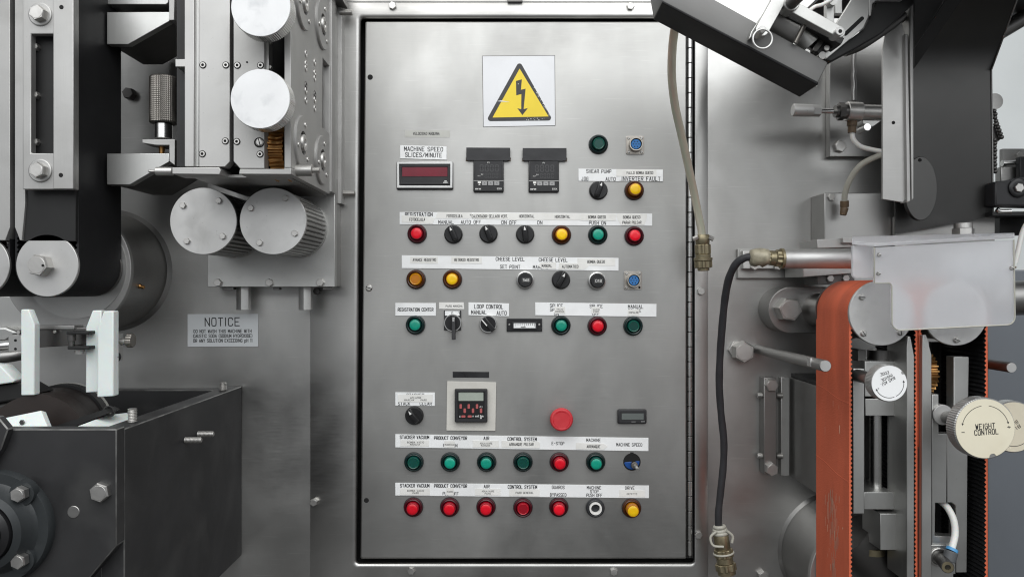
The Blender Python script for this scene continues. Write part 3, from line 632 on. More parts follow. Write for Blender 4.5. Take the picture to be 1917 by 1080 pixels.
# round sockets with blue inserts
for px, py, lab, miss in ((1189, 272, 'square flanged blue multi pin socket at the top of the door', False), (1185, 525, 'square flanged blue multi pin socket with one screw missing', True)):
    o = W(px, py, DD); t = thing('pin_socket', o, lab, 'socket')
    g = G(); g.prism(rrect(px-16.5, py-17, px+16.5, py+17, 2.5), DD+2.6, DD+.05); obj('flange', g, mat('nickel_%d' % px, (.40, .375, .34), 1, .42, .12, .08, 30), t, .0006)
    for i, (sx, sy) in enumerate(((-1, -1), (1, -1), (-1, 1), (1, 1))):
        if miss and i == 3: hole(t, px+12, py+13, 2.2, DD+2.6)
        else: slotted(t, px+12*sx, py+13*sy, 2.8, DD+2.6, random.uniform(0, 90), 1.6)
    g = G(); g.lathe([(.0128, .002), (.0128, .012), (.0122, .0128), (.0106, .0128), (.0104, .006)], o, OUT, 36, cap1=False); obj('collar', g, CACHE.setdefault('nk', mat('nickel_collar', (.5, .47, .43), 1, .36)), t, angle=45)
    g = G(); g.lathe([(.0106, .004), (.0106, .008)], o, OUT, 30); obj('well', g, cavity, t)
    g = G(); g.lathe([(.0090, .007), (.0090, .0105), (.0085, .011)], o, OUT, 30); obj('insert', g, blue_pl, t)
    g = G()
    for i in range(7):
        a = i*math.pi/3; rr = 0 if i == 6 else .0053
        g.lathe([(.0011, .0110), (.0011, .01125)], o+Vector((rr*math.cos(a), 0, rr*math.sin(a))), OUT, 8)
    obj('pin_holes', g, cavity, t)

# ---------------------------------------------------------------- displays and meters
t = thing('speed_display', W(795, 354, DD), 'rectangular speed display with dark red window', 'display')
g = G(); g.rect(742, 302.5, 848, 354.5, DD+7, DD+.05); obj('case', g, bl_matte, t, .0015)
def ring(x0, y0, x1, y1, w, d1, d0): 
    g = G(); g.prism([(x0, y0), (x1, y0), (x1, y1), (x0, y1)], d1, d0, [(x0+w, y0+w), (x1-w, y0+w), (x1-w, y1-w), (x0+w, y1-w)]); return g
obj('silver_frame', ring(743, 303, 847, 352, 4.2, DD+9, DD+7), silver, t, .0004)
obj('inner_step', ring(748.5, 309, 842, 346, 3.5, DD+9.2, DD+7), bl_plastic, t, .0004)
g = G(); g.rect(752.8, 312.5, 837.5, 330.5, DD+7.8, DD+7); obj('red_window', g, red_lcd, t)
g = G(); g.prism([(828, 345.8), (830, 341), (839.5, 341), (838.8, 342.4), (836.5, 342.4), (836, 344), (839, 344), (838.4, 345.8)], DD+7.7, DD+7.1); g.prism([(831.5, 340.2), (832.2, 338.4), (836.6, 338.4), (836, 340.2)], DD+7.7, DD+7.1)
obj('maker_mark', g, scuff_m, t)

for x, lab in ((914.5, 'black temperature controller nearest the red display'), (1018, 'black temperature controller nearest the dark green button')):
    t = thing('temperature_controller', W(x, 360, DD), lab, 'controller', 'temperature controllers under the warning sign')
    y0_ = 299.5 if x < 950 else 300
    g = G(); g.rect(x-28.5, y0_, x+28.5, y0_+60, DD+7, DD+.05); obj('case', g, bl_plastic, t, .002)
    g = G(); g.rect(x-24, y0_+3, x+24, y0_+36, DD+7.5, DD+6.8); obj('screen', g, bl_matte, t)
    q = 1.006
    letters(t, [('8888', x+1.5, y0_+15.5, 12, 35, {'pen': .16}), ('8888', x+5.5, y0_+29.5, 8, 25, {'pen': .16})], DD+7.6, segment_m, 'dead_digits')
    letters(t, [('PV', x, y0_+5.2, 2.4, 4), ('SV', x-12, y0_+27.4, 2.2, 4), ('OUT', x-17.5, y0_+30, 1.6, 5), ('omron', x-19.5, y0_+54, 2.8, 10.5, {'pen': .28}), ('E5CK', x+20.5, y0_+54, 2.6, 8.6, {'pen': .2})], DD+7.6, scuff_m, 'lettering')
    g = G(); g.rect(x-28, y0_+38.6, x+28, y0_+39.2, DD+7.25, DD+6.9); obj('divider', g, scuff_m, t)
    for i, dx in enumerate((-7.5, 4, 15.5)):
        g = G(); g.rect(x+dx-4.8, y0_+40.4, x+dx+4.8, y0_+47.6, DD+8.2, DD+6.9); obj('key', g, grey_key, t, .0005)
    g = G()
    for dx in (-7.5, 4, 15.5): g.prism([(x+dx-2, y0_+45), (x+dx, y0_+42.6), (x+dx+2, y0_+45), (x+dx, y0_+44)], DD+8.4, DD+8.1)
    obj('key_marks', g, ink, t)
    g = G(); g.rect(x-20, y0_+40.4, x-14, y0_+44, DD+7.4, DD+6.9); g.prism([(x-19, y0_+47), (x-17, y0_+44.4), (x-15, y0_+47)], DD+7.4, DD+6.9); obj('key_legend', g, paper_m, t)
    tp = thing('tape_strip', W(x, 300, DD), 'black tape strip above the ' + ('first' if x < 950 else 'second') + ' temperature controller', 'tape', 'black tape over the controllers')
    tx = x-.5 if x < 950 else x+1.5
    g = G(); g.prism([(tx-41, y0_-23+(0 if x < 950 else .5)), (tx+41, y0_-22.5), (tx+41.2, y0_+1), (tx+26, y0_+1.4), (tx-41.2, y0_+.5)], DD+8.0, DD+7.3); g.rect(tx-40, y0_-22, tx+40, y0_-.2, DD+7.2, DD+.05); obj('tape', g, tape_m, tp)
    g = G(); g.prism([(tx-42, y0_-4), (tx-39, y0_-4), (tx-38, y0_+2.4), (tx-42, y0_+2.4)], DD+.5, DD+.03); g.prism([(tx+39.5, y0_-4), (tx+42.5, y0_-4), (tx+42, y0_+2.8), (tx+34, y0_+2.4)], DD+.5, DD+.03); obj('glue_residue', g, rustm, tp)

t = thing('strip_meter', W(981, 620, DD), 'black strip meter with white graduated scale', 'meter')
g = G(); g.rect(948.5, 596, 1015, 620.5, DD+4, DD+.05); obj('case', g, bl_plastic, t, .001)
obj('window_rim', ring(959, 602, 1005, 616, 2, DD+7, DD+4), bl_matte, t, .0005)
g = G(); g.rect(961.5, 604.5, 1002.5, 614.5, DD+5, DD+4); obj('scale_face', g, label_m, t)
g = G()
for i in range(11): g.rect(964+i*3.6, 605, 964.7+i*3.6, 609+(2 if i % 5 == 0 else 0), DD+5.25, DD+4.9)
g.rect(975, 611.6, 984, 613.2, DD+5.25, DD+4.9); obj('scale_marks', g, ink_grey, t)
for x in (953.5, 1009.5): slotted(t, x, 607.5, 2.2, DD+4, 30, 1.2)

t = thing('counter_panel', W(882, 806, DD), 'white plate holding a square batch counter with pink keys', 'counter')
g = G(); g.prism([(837, 713.5), (929, 715.5), (927.5, 806.5), (835.5, 805.5)], DD+3, DD+.05); obj('backing_plate', g, mat('offwhite_plate', (.60, .585, .54), 0, .5, .06, .06, 14, stain=(.48, .46, .42), stain_amt=.5), t, .0006)
g = G(); g.rect(851, 728, 912.5, 790.5, DD+12, DD+3); obj('case', g, bl_plastic, t, .002)
obj('raised_rim', ring(852, 729, 911.5, 789.5, 5, DD+14.5, DD+12), bl_matte, t, .001)
g = G(); g.rect(858.5, 734, 905, 750, DD+12.8, DD+12); obj('lcd_window', g, lcd, t)
for x, y in ((862.5, 760.5), (877.5, 760.5), (893, 760.5), (870, 768.5), (885.5, 768.5), (900.5, 768.5)):
    g = G(); g.prism(rrect(x-2.2, y-4.2, x+2.2, y+4.2, 1.2, 2), DD+13.4, DD+12); obj('key', g, pink_key, t)
for x, y in ((867.5, 779.2), (879.3, 779.2)):
    g = G(); g.prism(rrect(x-3.8, y-2, x+3.8, y+2, 1.2, 2), DD+13.4, DD+12); obj('key', g, pink_key, t)
letters(t, [('P1', 900.5, 761.5, 2.8, 4.4), ('E', 861.2, 779.4, 2.6, 2), ('R', 886, 779, 2.6, 2), ('red lion', 897.5, 778.4, 3.6, 15, {'pen': .2})], DD+12.2, scuff_m)
g = G(); g.prism([(898.5, 781), (902, 781), (901.5, 783), (900, 784)], DD+12.4, DD+11.9); obj('maker_mark', g, scuff_m, t)
g = G(); g.prism([(847.5, 695.5), (915.5, 696), (915.5, 707), (847.5, 706.5)], DD+.6, DD+.05); obj('tape_strip', g, tape_m, None, label='short black tape strip above the batch counter plate', cat='tape')

o = W(1050, 782, DD); t = thing('emergency_stop', o, 'large red mushroom emergency stop button', 'button')
g = G(); g.lathe([(.0135, 0), (.0135, .012)], o, OUT, 30); obj('stem', g, estop, t)
g = G(); g.lathe([(.0150, .010), (.0205, .012), (.0214, .016), (.0212, .020), (.0196, .0235), (.0172, .0245), (.0160, .0238), (.0145, .0236), (.0002, .0236)], o, OUT, 48); obj('mushroom_head', g, estop, t, angle=60)
g = G()
for a0 in (60, 180, 300):
    for i in range(8):
        a, b = R(a0+i*9), R(a0+i*9+8); P = [(.0150, a), (.0158, a), (.0158, b), (.0150, b)]
        g.slab([o+Vector((r_*math.cos(q), -.0237, r_*math.sin(q))) for r_, q in P], (0, -.0004, 0))
obj('turn_arrows', g, C_RED_D, t)

t = thing('hour_meter', W(1183, 793, DD), 'small black counter with blank grey screen', 'meter')
g = G(); g.rect(1156.5, 766, 1211, 793.5, DD+8, DD+.05); obj('case', g, bl_matte, t, .003)
g = G(); g.rect(1164, 773.5, 1205, 785, DD+8.4, DD+7.5); obj('screen', g, lcd_dark, t)
g = G(); g.rect(1182, 788.8, 1190, 789.6, DD+8.3, DD+7.8); g.rect(1200, 788.2, 1207, 789.4, DD+8.3, DD+7.8); obj('printed_mark', g, grey_key, t)

o = W(1183, 864, DD); t = thing('speed_potentiometer', o, 'bare blue potentiometer with metal shaft under MACHINE SPEED', 'potentiometer')
g = G(); g.lathe([(.0162, 0), (.0162, .0008)], o, OUT, 32); g.rect(1180, 846.5, 1186, 851, DD+1.2, DD+.1); obj('panel_hole', g, cavity, t)
g = G(); g.prism([(1170, 865)]+arc(1183, 864, 14.5, 170, -5, 14), DD+4, DD+.9); obj('blue_body', g, deep_blue, t, .001)
g = G(); g.lathe([(.0062, .003), (.0062, .014)], W(1186, 868, DD), OUT, 20); obj('bushing', g, knurl_m, t, .0006)
g = G(); g.lathe([(.0031, .010), (.0031, .036), (.0026, .037)], W(1186, 868, DD)+Vector((0, 0, 0)), Vector((.06, -1, -.05)), 16); obj('shaft', g, chrome, t)

# ================================================================== machinery: toothed belts
def belt_loop(name, cx, cy, r, xlen, up, d1, d0, mats, parent, pitch=8.4, th=2.5, tooth=3.6, rl=None, rr_=None):
    """U shaped run of a toothed belt round one pulley, photo measures at depth d1. up: the straight runs go up (left machine) or down"""
    sg = -1 if up else 1
    rl = rl or r; rr_ = rr_ or r; path = []      # (x, y, outward normal)
    n = int(xlen/pitch*2)
    for i in range(n, 0, -1): path.append((cx-rl, cy+sg*i*pitch/2, (-1, 0)))
    m = int(math.pi*r/pitch*2)
    for i in range(m+1):
        a = math.pi*i/m; rx = (rl if a < math.pi/2 else rr_); rx = r+(rx-r)*abs(math.cos(a))**3; path.append((cx-rx*math.cos(a), cy-sg*r*math.sin(a), (-math.cos(a), -sg*math.sin(a))))
    for i in range(1, n+1): path.append((cx+rr_, cy+sg*i*pitch/2, (1, 0)))
    g = G(); bm = g.bm; rows = []
    for i, (x, y, (nx, ny)) in enumerate(path):
        t = tooth if (i//1) % 2 else 0.0
        ox, oy = x, y; ix, iy = x-nx*(th+t), y-ny*(th+t)
        of = W(ox, oy, d1); inf = W(ix, iy, d1); back = Vector((0, (d1-d0)/1000, 0))
        rows.append([bm.verts.new(v) for v in (of, of+back, inf+back, inf)])
    for a, b in zip(rows, rows[1:]):
        for j in range(4):
            f = bm.faces.new((a[j], a[(j+1) % 4], b[(j+1) % 4], b[j])); f.material_index = 1 if j == 2 else 0
    bm.faces.new(rows[0]); bm.faces.new(rows[-1][::-1])
    return obj(name, g, mats, parent, angle=30)

def pulley(parent, cx, cy, r, d1, d0, m=alu_cap):
    g = G(); g.cyl(cx, cy, r, d1, d1-5, 64, ch=.0008); p = obj('pulley', g, m, parent, angle=30)
    g = G(); o = W(cx, cy, d1); rr = S(r-8, d1)
    g.lathe([(rr, .005), (rr, (d1-d0)/1000-.004), (S(r, d1), (d1-d0)/1000-.004), (S(r, d1), (d1-d0)/1000)], o, (0, 1, 0), 48); obj('pulley_drum', g, dull, p)
    return p

lb = thing('belt_drive', W(88, 560, 150), 'wide black toothed belt running over an aluminium pulley with hex bolt', 'belt drive')
belt_loop('belt', 88, 497, 59.5, 640, True, 277, 150, [rubber, rubber], lb)
p = pulley(lb, 88, 497, 58.5, 282, 150)
bolt(p, 81, 497, 21, 282, 17, 12)
g = G(); g.cyl(80, 497, 2.6, 299.9, 299, 12); obj('centre_mark', g, cavity, p)
g = G(); g.prism([(27.5, -40), (47, -40), (47, 380), (41, 450), (37, 450), (27.5, 425)], 286, 240); obj('guide_plate', g, alu, lb, .0008)
g = G(); g.rect(42, -40, 142, 452, 282, 165); obj('inner_shade_block', g, black_steel, lb, .001)  # black block, its colour stands for the shade between the belt runs
g = G(); g.prism([(42, -40), (139, -40), (139, 355), (42, 355)], 302, 289, [(58, 64), (101, 64), (101, 287), (58, 287)]); sb = obj('slotted_bracket', g, alu, lb, .0015)
g = G(); g.rect(99.5, -40, 137.5, 354, 309, 302.1); obj('cover_strip', g, alu, lb, .001)
for y in (28, 320):
    washer(lb, 76, y, 21.5, 302, 2.5); bolt(lb, 76, y, 15, 304.5, 11, 14+y)
for y in (90, 180, 267): bolt(lb, 70, y, 7, 282.2, 8, 10)
hole(lb, 115, 14, 4, 309.1); hole(lb, 114, 328, 4, 309.1)

l2 = thing('belt_drive', W(-41, 560, 150), 'black belt pulley cut off by the picture edge', 'belt drive')
belt_loop('belt', -41, 497, 59.5, 640, True, 277, 150, [rubber, rubber], l2)
pulley(l2, -41, 497, 58.5, 282, 150)
g = G(); g.prism([(-40, -40), (18.5, -40), (18.5, 425), (10, 450), (-40, 450)], 286, 240); obj('guide_plate', g, alu, l2, .0008)

hb = thing('bearing_housing', W(125, 503, 0), 'large round steel bearing housing behind the black belt pulley', 'housing')
o = W(125, 503, 146)
g = G(); R0 = S(120, 146)
g.lathe([(R0-.012, 0), (R0-.001, 0), (R0, .001), (R0, .010)], o, (0, 1, 0), 96); obj('face_plate', g, alu, hb, angle=30)
g = G(); g.lathe([(R0-.0012, .0105), (R0-.0012, .140), (R0+.006, .1459)], o, (0, 1, 0), 96); obj('barrel', g, steel_dark, hb, angle=40)
g = G(); g.lathe([(S(96, 146), 0), (S(96, 146), .0015)], W(140, 500, 147.6), (0, 1, 0), 64); obj('raised_ring', g, plate, hb)
g = G(); g.rod(W(256, 533, 104), W(264, 537, 104), .005, .004); g.rod(W(264, 537, 104), W(270, 538, 104), .003); obj('grease_nipple', g, brass, hb)
g = G(); g.prism([(-60, 555), (22, 555), (66, 611), (137, 611), (137, 616), (-60, 616)], 120, 100); obj('mounting_web', g, plate, hb, .001)

# ---------------------------------------------------------------- upper left brackets
cn = thing('added_shade', W(250, -70, 0), 'added unseen canopy over the left hand machinery above the picture edge', 'shade')
g = G(); g.box((-1.1, -.300, .575), (-.33, -.002, .580)); obj('shade_sheet', g, steel_dark, cn)  # added above the view to keep lamp light off the wall
ub = thing('corner_bracket', W(270, 85, 60), 'grey gusset bracket near the top left corner', 'bracket')
g = G(); g.prism([(200, 23), (317, 23), (317, 40), (240, 83.5), (200, 83.5)], 200, 186); obj('gusset', g, plate, ub, .0008)
g = G(); g.prism([(316, -40), (327, -40), (326, 38), (316.2, 38.5)], 202, 120); obj('flange', g, alu, ub, .0008)
g = G(); g.prism([(200, -40), (315, -40), (315, 5), (311, 9), (200, 9)], 192, 120); obj('upper_block', g, plate, ub, .001)
g = G(); g.prism([(200, 24), (314, 24), (314, 38), (240, 80), (200, 80)], 185, 60); obj('web', g, dull, ub)
bolt(ub, 303, 17, 6, 150, 8, 0)
bw = thing('wall_bolt', W(311, 69, 0), 'dark hex bolt on the wall beneath the top gusset bracket', 'bolt'); bolt(bw, 311, 69, 11, 0, 10, 10, key='hexd', b=m_hex_dark)
bw = thing('wall_bolt', W(246, 178, 0), 'dark stud on the wall beside the black belt', 'bolt'); bolt(bw, 246, 178, 11, 0, 16, 10, key='hexd', b=m_hex_dark)

lbk = thing('clamp_bracket', W(270, 345, 60), 'angled grey bracket holding the knurled handle', 'bracket')
g = G(); g.prism([(200, 287.5), (316.5, 287.5), (316.5, 303), (243, 346), (200, 346)], 216, 200); obj('gusset', g, plate, lbk, .0008)
g = G(); g.prism([(266, 261), (327, 261), (327, 310), (316.6, 302), (316.6, 272), (292, 272), (266, 268)], 226, 190); obj('angle_arm', g, alu, lbk, .0008)
g = G(); g.prism([(200, 288), (315, 288), (315, 300), (243, 343), (200, 343)], 199, 40); obj('web', g, dull, lbk)
g = G(); g.rod(W(303, 271, 210), W(303, 288, 210), .0052, .004); obj('screw_tip', g, brass, lbk)

kh = thing('knurled_handle', W(306, 260, 210), 'cylindrical knurled steel handle standing on the angled bracket', 'handle')
g = G(); rk = S(25, 210); z0 = W(306.5, 232, 210); z1 = W(306.5, 145, 210)
nn, hh = 96, (z1-z0).length; loops = []
for j in range(47):
    t_ = j/46; base = z0.lerp(z1, t_); e = .93 if j in (0, 46) else 1
    loops.append([base+Vector((math.cos(2*math.pi*(i+(j % 2)*.5)/nn), math.sin(2*math.pi*(i+(j % 2)*.5)/nn), 0))*(rk*e*(1 if i % 2 else .972)) for i in range(nn)])
g.loft(loops); obj('knurled_grip', g, knurl_m, kh, smooth=False)
g = G(); g.rod(W(306, 232, 210), W(306, 261, 210), S(16, 210), ch=.001); obj('neck', g, chrome, kh)

# ---------------------------------------------------------------- vertical slide unit
su = thing('slide_unit', W(440, 330, 20), 'tall box shaped slide unit of bright plates with two white knobs', 'slide unit')
SX = -.3205                                      # the right hand side plate's plane
def SP(px, py): kk = -SX*1000/(958.5-px); return Vector((SX, -(1-kk)*D/1000, (540-py)*kk/1000))
g = G(); g.prism([(345.5, -60), (363, -60), (363, 312), (345.5, 312), (345.5, 125.5), (328, 125.5), (328, 111), (345.5, 111)], 328, 250); obj('guide_bar', g, alu, su, .0008)
g = G(); g.rect(363.2, -60, 372, 312, 322, 260); obj('guide_ledge', g, plate, su, .0005)
g = G(); g.prism([(372.3, -60), (430, -60), (430, 303), (421, 312.5), (372.3, 312.5)], 326, 306); c1 = obj('cover_plate', g, alu, su, .0008)
g = G(); g.prism([(437, -60), (495, -60), (495, 315.5), (449, 315.5), (437, 302)], 326, 306); c2 = obj('cover_plate', g, alu, su, .0008)
g = G(); g.prism([(331, -60), (496, -60), (496, 312), (331, 312)], 304, 40); g.prism([(496, -60), (540, -60), (540, 318), (496, 318)], 200, 40); obj('interior_shade', g, black_steel, su)  # black blocks put the shade of the open inside into colour
for x, y in ((380, 122.5), (423, 122.5), (422, 264.5), (379, 288.5)): socket(c1, x, y, 6.6, 326)
for x, y in ((444.5, 123), (488, 123), (443.5, 265.5), (487, 289)): socket(c2, x, y, 6.6, 326)
g = G(); g.cyl(485, 267, 9.5, 326.6, 325, 28); obj('screw_seat', g, cavity, c2); slotted(c2, 486, 267, 7.6, 326.7, 75, 1.6)
hole(c2, 462.5, 117, 1.8, 326.1)
g = G(); g.prism([(322, 313.5), (410, 313.5), (413.5, 319), (411, 327), (322, 326)], 331, 285); obj('lower_foot', g, alu, su, .001)
g = G(); g.prism([(449, 316.5), (532, 316.5), (532, 314.5), (545, 314.5), (545, 326.5), (447, 326)], 329, 290); obj('lower_foot', g, alu, su, .001)
g = G(); g.rect(532.5, -60, 545, 314, 328, 300); obj('front_post', g, alu, su, .0008)
g = G(); g.rod(W(292, 321, 318), W(324, 321, 318), .0062, ch=.0008); threaded(g, W(292, 321, 318), W(278, 320.5, 318), .0022); obj('side_pin', g, boltm, su)
g = G(); g.rect(496.5, 75, 503, 135, 318, 300); obj('inner_strip', g, plate, su, .0005)
for y in (82, 128): bolt(su, 507, y, 4, 306, 6, 0)
# worm wheel
def gear(g, o, axis, r, w, nt, depth=.003, waist=.86, rows=5, root=.5):
    def prof(h): return r*(waist+(1-waist)*((2*h/w-1)**2))
    g.lathe([(prof(w*j/rows)*1.0, w*j/rows) for j in range(rows+1)], o, axis, nt*4, mod=lambda i: 1 if (i % 4) < 2 else 1-depth/r)
g = G(); gear(g, Vector((W(504, 275, 305).x, -.268, W(517, 276, 305).z)), (1, 0, 0), .046, S(27, 305), 34, .0042, .93); obj('worm_wheel', g, brass, su, angle=25)
# side plate with a cut-out
zb, zt = .1655, .56
y1, y0_ = -.326, -.090
hy0, hy1 = SP(604, 200).y, SP(623, 200).y
def P3(y, z): return Vector((SX, y, z))
g = G(); g.slab([P3(y1, zb), P3(y0_, zb), P3(y0_, zt), P3(y1, zt)], (-.010, 0, 0), [P3(hy0, .272), P3(hy1, .272), P3(hy1, .390), P3(hy0, .390)]); sp = obj('side_plate', g, alu, su, .0008)
g = G(); g.slab([(SX-.03, -.2, .25), (SX-.03, -.02, .25), (SX-.03, -.02, .42), (SX-.03, -.2, .42)], (-.004, 0, 0)); obj('recess_wall', g, plate, su)
g = G(); g.box((SX-.012, -.0895, zb+.004), (SX+.004, -.060, zt)); obj('back_rib', g, alu, su, .001)
g = G(); g.box((SX-.012, -.0595, zb-.004), (SX+.001, -.030, zt)); obj('back_rib', g, plate, su, .001)
g = G(); g.box((SX-.012, -.0295, zb-.010), (SX+.008, -.001, zt)); obj('back_rib', g, alu, su, .001)
g = G(); g.slab([(-.475, -.300, zb-.001), (SX-.011, -.300, zb-.001), (SX-.011, -.03, zb-.001), (-.475, -.03, zb-.001)], (0, 0, .004)); obj('bottom_plate', g, steel_dark, su)
XP = Vector((1, 0, 0))
for px, py in ((566, 6), (601, 47), (563, 268), (600, 300)):
    o = SP(px, py); g = G(); g.lathe([(.041, 0), (.041, .003), (.0395, .0045), (.018, .0045), (.0175, .001)], o, XP, 48, cap1=False); fl = obj('bearing_flange', g, alu, su, angle=40)
    g = G(); g.lathe([(.0172, .0005), (.0172, .0010)], o, XP, 24); obj('bore', g, cavity, fl)
    g = G(); g.lathe([(.0130, .001), (.0130, .006), (.0120, .0072), (.006, .0072), (.0055, .005), (.0002, .005)], o, XP, 30); obj('shaft_end', g, boltm, fl, angle=40)
    for a in (75, 195, 315):
        q = o+Vector((.0045, .030*math.cos(R(a)), .030*math.sin(R(a)))); g = G(); g.lathe([(.0040, 0), (.0036, .0018), (.0018, .0018), (.0016, .0008)], q, XP, 14); obj('screw', g, boltm, fl)
for px, ys in ((572.5, (101, 120, 128, 160, 170, 188)), (589, (117, 137, 147, 177, 187, 203))):
    for y in ys:
        o = SP(px, y); g = G(); g.lathe([(.0062, 0), (.0056, .0012), (.0034, .0012), (.003, .0004)], o, XP, 16); obj('screw', g, boltm if y not in (160, 177) else dull, sp)
for y in (153, 217):
    o = Vector((SX-.029, SP(612, y).y, SP(612, y).z)); g = G(); g.lathe([(.0125, 0), (.0125, .016), (.0105, .019)], o, XP, 6, roll=.3); obj('bolt', g, boltm, su, angle=20)
g = G(); o = SP(552, 322); o.y = -.300; o.z = SP(560, 322).z; g.lathe([(.0090, 0), (.0090, .024), (.0084, .0245)], o, XP, 24); threaded(g, o+XP*.0245, o+XP*.036, .0046); obj('stop_screw', g, boltm, su)
g = G(); o = Vector((SX+.004, -.028, .506)); threaded(g, o, o+XP*.024, .0058); obj('stop_screw', g, boltm, su)
g = G(); o = Vector((SX+.004, -.016, .176)); threaded(g, o, o+XP*.026, .0045); obj('stop_screw', g, boltm, su)
g = G(); g.box((SX-.02, -.1, .515), (SX+.018, -.02, .56)); obj('upper_block', g, dull, su, .002)
# white knobs
for px, py, lab in ((488, 13, ''), (487, 185, '')):
    o = W(px, py, 384); rr = S(56.5, 384)
    g = G(); g.lathe([(rr*.985, .001), (rr, .003), (rr, .026), (rr*.97, .028)], o, (0, 1, 0), 180, mod=lambda i: 1 if i % 2 else .985); kn = obj('knob', g, chrome, su, angle=12)
    g = G(); g.lathe([(rr*.975, 0), (rr*.985, .0012)], o, (0, 1, 0), 72); obj('knob_face', g, white_knob, kn, angle=30)
    g = G(); g.lathe([(.014, .028), (.014, .085)], o, (0, 1, 0), 24); obj('knob_shaft', g, dull, kn)

# ---------------------------------------------------------------- fluted roller gearbox
gb = thing('roller_gearbox', W(510, 540, 0), 'flat steel gearbox with two fluted rollers under the slide unit', 'gearbox')
g = G(); g.rect(388, 330, 627, 537, 60, 46); obj('front_plate', g, plate, gb, .0008)
g = G(); g.box((W(392, 0, 46).x, -.0455, W(0, 536, 46).z), (W(630, 0, 40).x, -.001, .20)); obj('gearbox_body', g, steel_dark, gb, .001)
for x in (409, 505, 600): bolt(gb, x, 529, 7.6, 60, 6, x)
for x in (444, 560):
    g = G(); g.lathe([(.0128, 0), (.0128, .042)], W(x+12, 537, 34), (0, 0, -1), 6, roll=.26); obj('standoff', g, plate, gb, .0004, angle=20)
for x0_, x1_, y_ in ((416, 437, 541), (511, 523, 541), (604, 622, 541)):
    g = G(); g.rect(x0_, 537.5, x1_, y_+1.5, 50, 36); obj('bottom_pad', g, dull, gb, .0005)
bolt(gb, 594, 545, 7, 2, 8, 0, key='hexd', b=m_hex_dark)
for px, py, bp in ((380.5, 414, ((343, 385), (410, 376), (350.5, 451.5), (417.5, 442.5))), (511, 414, ((470, 390), (534.5, 371.5), (486.5, 454.5), (552, 437)))):
    o = W(px, py, 203); rr = S(62.5, 203)
    g = G(); g.lathe([(rr*.985, .004), (rr*.985, .136)], o, (0, 1, 0), 168, mod=lambda i: 1 if (i % 4) < 3 else .93); ro = obj('roller', g, steel_dark, gb, angle=20)
    g = G(); g.lathe([(rr, .136), (rr*1.005, .137), (rr*1.005, .143)], o, (0, 1, 0), 64); obj('roller_flange', g, plate, ro)
    g = G(); g.lathe([(rr-.0006, 0), (rr, .0006), (rr, .0045)], o, (0, 1, 0), 80); obj('end_cap', g, alu_cap, ro, angle=30)
    for x, y in bp: bolt(ro, x, y, 6.2, 203, 4, x*7 % 60)

# ---------------------------------------------------------------- white guide fingers and their linkage
g = G(); g.prism([(39, 579), (54, 579.5), (64.5, 607), (64.5, 739.5), (39, 740)], 304, 290); obj('guide_finger', g, white_pl, None, .0016, label='white plastic guide finger hanging alone below the pulley bolt', cat='guide finger', group='white plastic guide fingers')
g = G(); g.prism([(173, 581), (190, 581), (190, 733), (160, 735), (161, 612)], 272, 258); obj('guide_finger', g, white_pl, None, .0016, label='white plastic guide finger half hidden behind another finger', cat='guide finger', group='white plastic guide fingers')
g = G(); g.prism([(194, 582), (212.5, 582), (212.5, 741.5), (181.5, 743.5), (183, 615)], 306, 290); obj('guide_finger', g, white_pl, None, .0016, label='white plastic guide finger in front beside the thumbscrew', cat='guide finger', group='white plastic guide fingers')
lk = thing('finger_linkage', W(120, 660, 200), 'dark clamp linkage carrying the white guide fingers', 'linkage')
g = G(); g.prism([(30, 618), (162, 613), (162, 645), (30, 653)], 262, 240); obj('clamp_bar', g, dull, lk, .001)
g = G(); g.rect(60, 610, 139, 616, 266, 240); obj('top_strip', g, steel_dark, lk, .0005)
g = G(); g.rect(15.5, 627, 40, 658, 284, 276); br = obj('hinge_leaf', g, plate, lk, .0008)
hole(br, 29, 637, 2.6, 284); hole(br, 29, 653, 2.6, 284)
g = G(); g.rect(124, 620, 166, 626, 290, 262); g.rect(126, 648, 166, 654, 290, 262); obj('fork', g, black_steel, lk, .001)
g = G(); g.rod(W(134, 626, 280), W(134, 638, 280), .0062); g.rod(W(134, 638, 280), W(134, 648, 280), .0045); obj('pivot', g, dull, lk)
g = G(); g.lathe([(.0055, 0), (.0055, .006)], W(149, 655, 276), (0, 0, -1), 6); g.rod(W(140, 655, 276), W(158, 655, 276), .003); obj('nut', g, boltm, lk)
bolt(lk, 104, 621, 3.2, 266, 3); bolt(lk, 37, 622, 4, 284, 4)
g = G(); g.rod(W(208, 639, 280), W(226, 639, 280), .0030); g.rod(W(226, 640, 280), W(242, 637, 280), .0052, .0046); obj('thumbscrew_stem', g, boltm, lk)
g = G(); g.lathe([(.0102, 0), (.0108, .001), (.0108, .0075), (.0102, .0085)], W(239, 637, 280), (1, 0, 0), 40, mod=lambda i: 1 if i % 2 else .95); obj('thumbscrew_head', g, knurl_m, lk, angle=15)
g = G(); g.rect(211, 625, 217, 676, 284, 262); obj('finger_clamp', g, plate, lk, .0005)
g = G(); g.lathe([(.002, -.008), (.007, -.006), (.0092, 0), (.007, .006), (.002, .008)], W(215, 668, 284), OUT, 24); obj('ball_knob', g, bl_plastic, lk, angle=60); bolt(lk, 218, 668, 4, 292, 3)

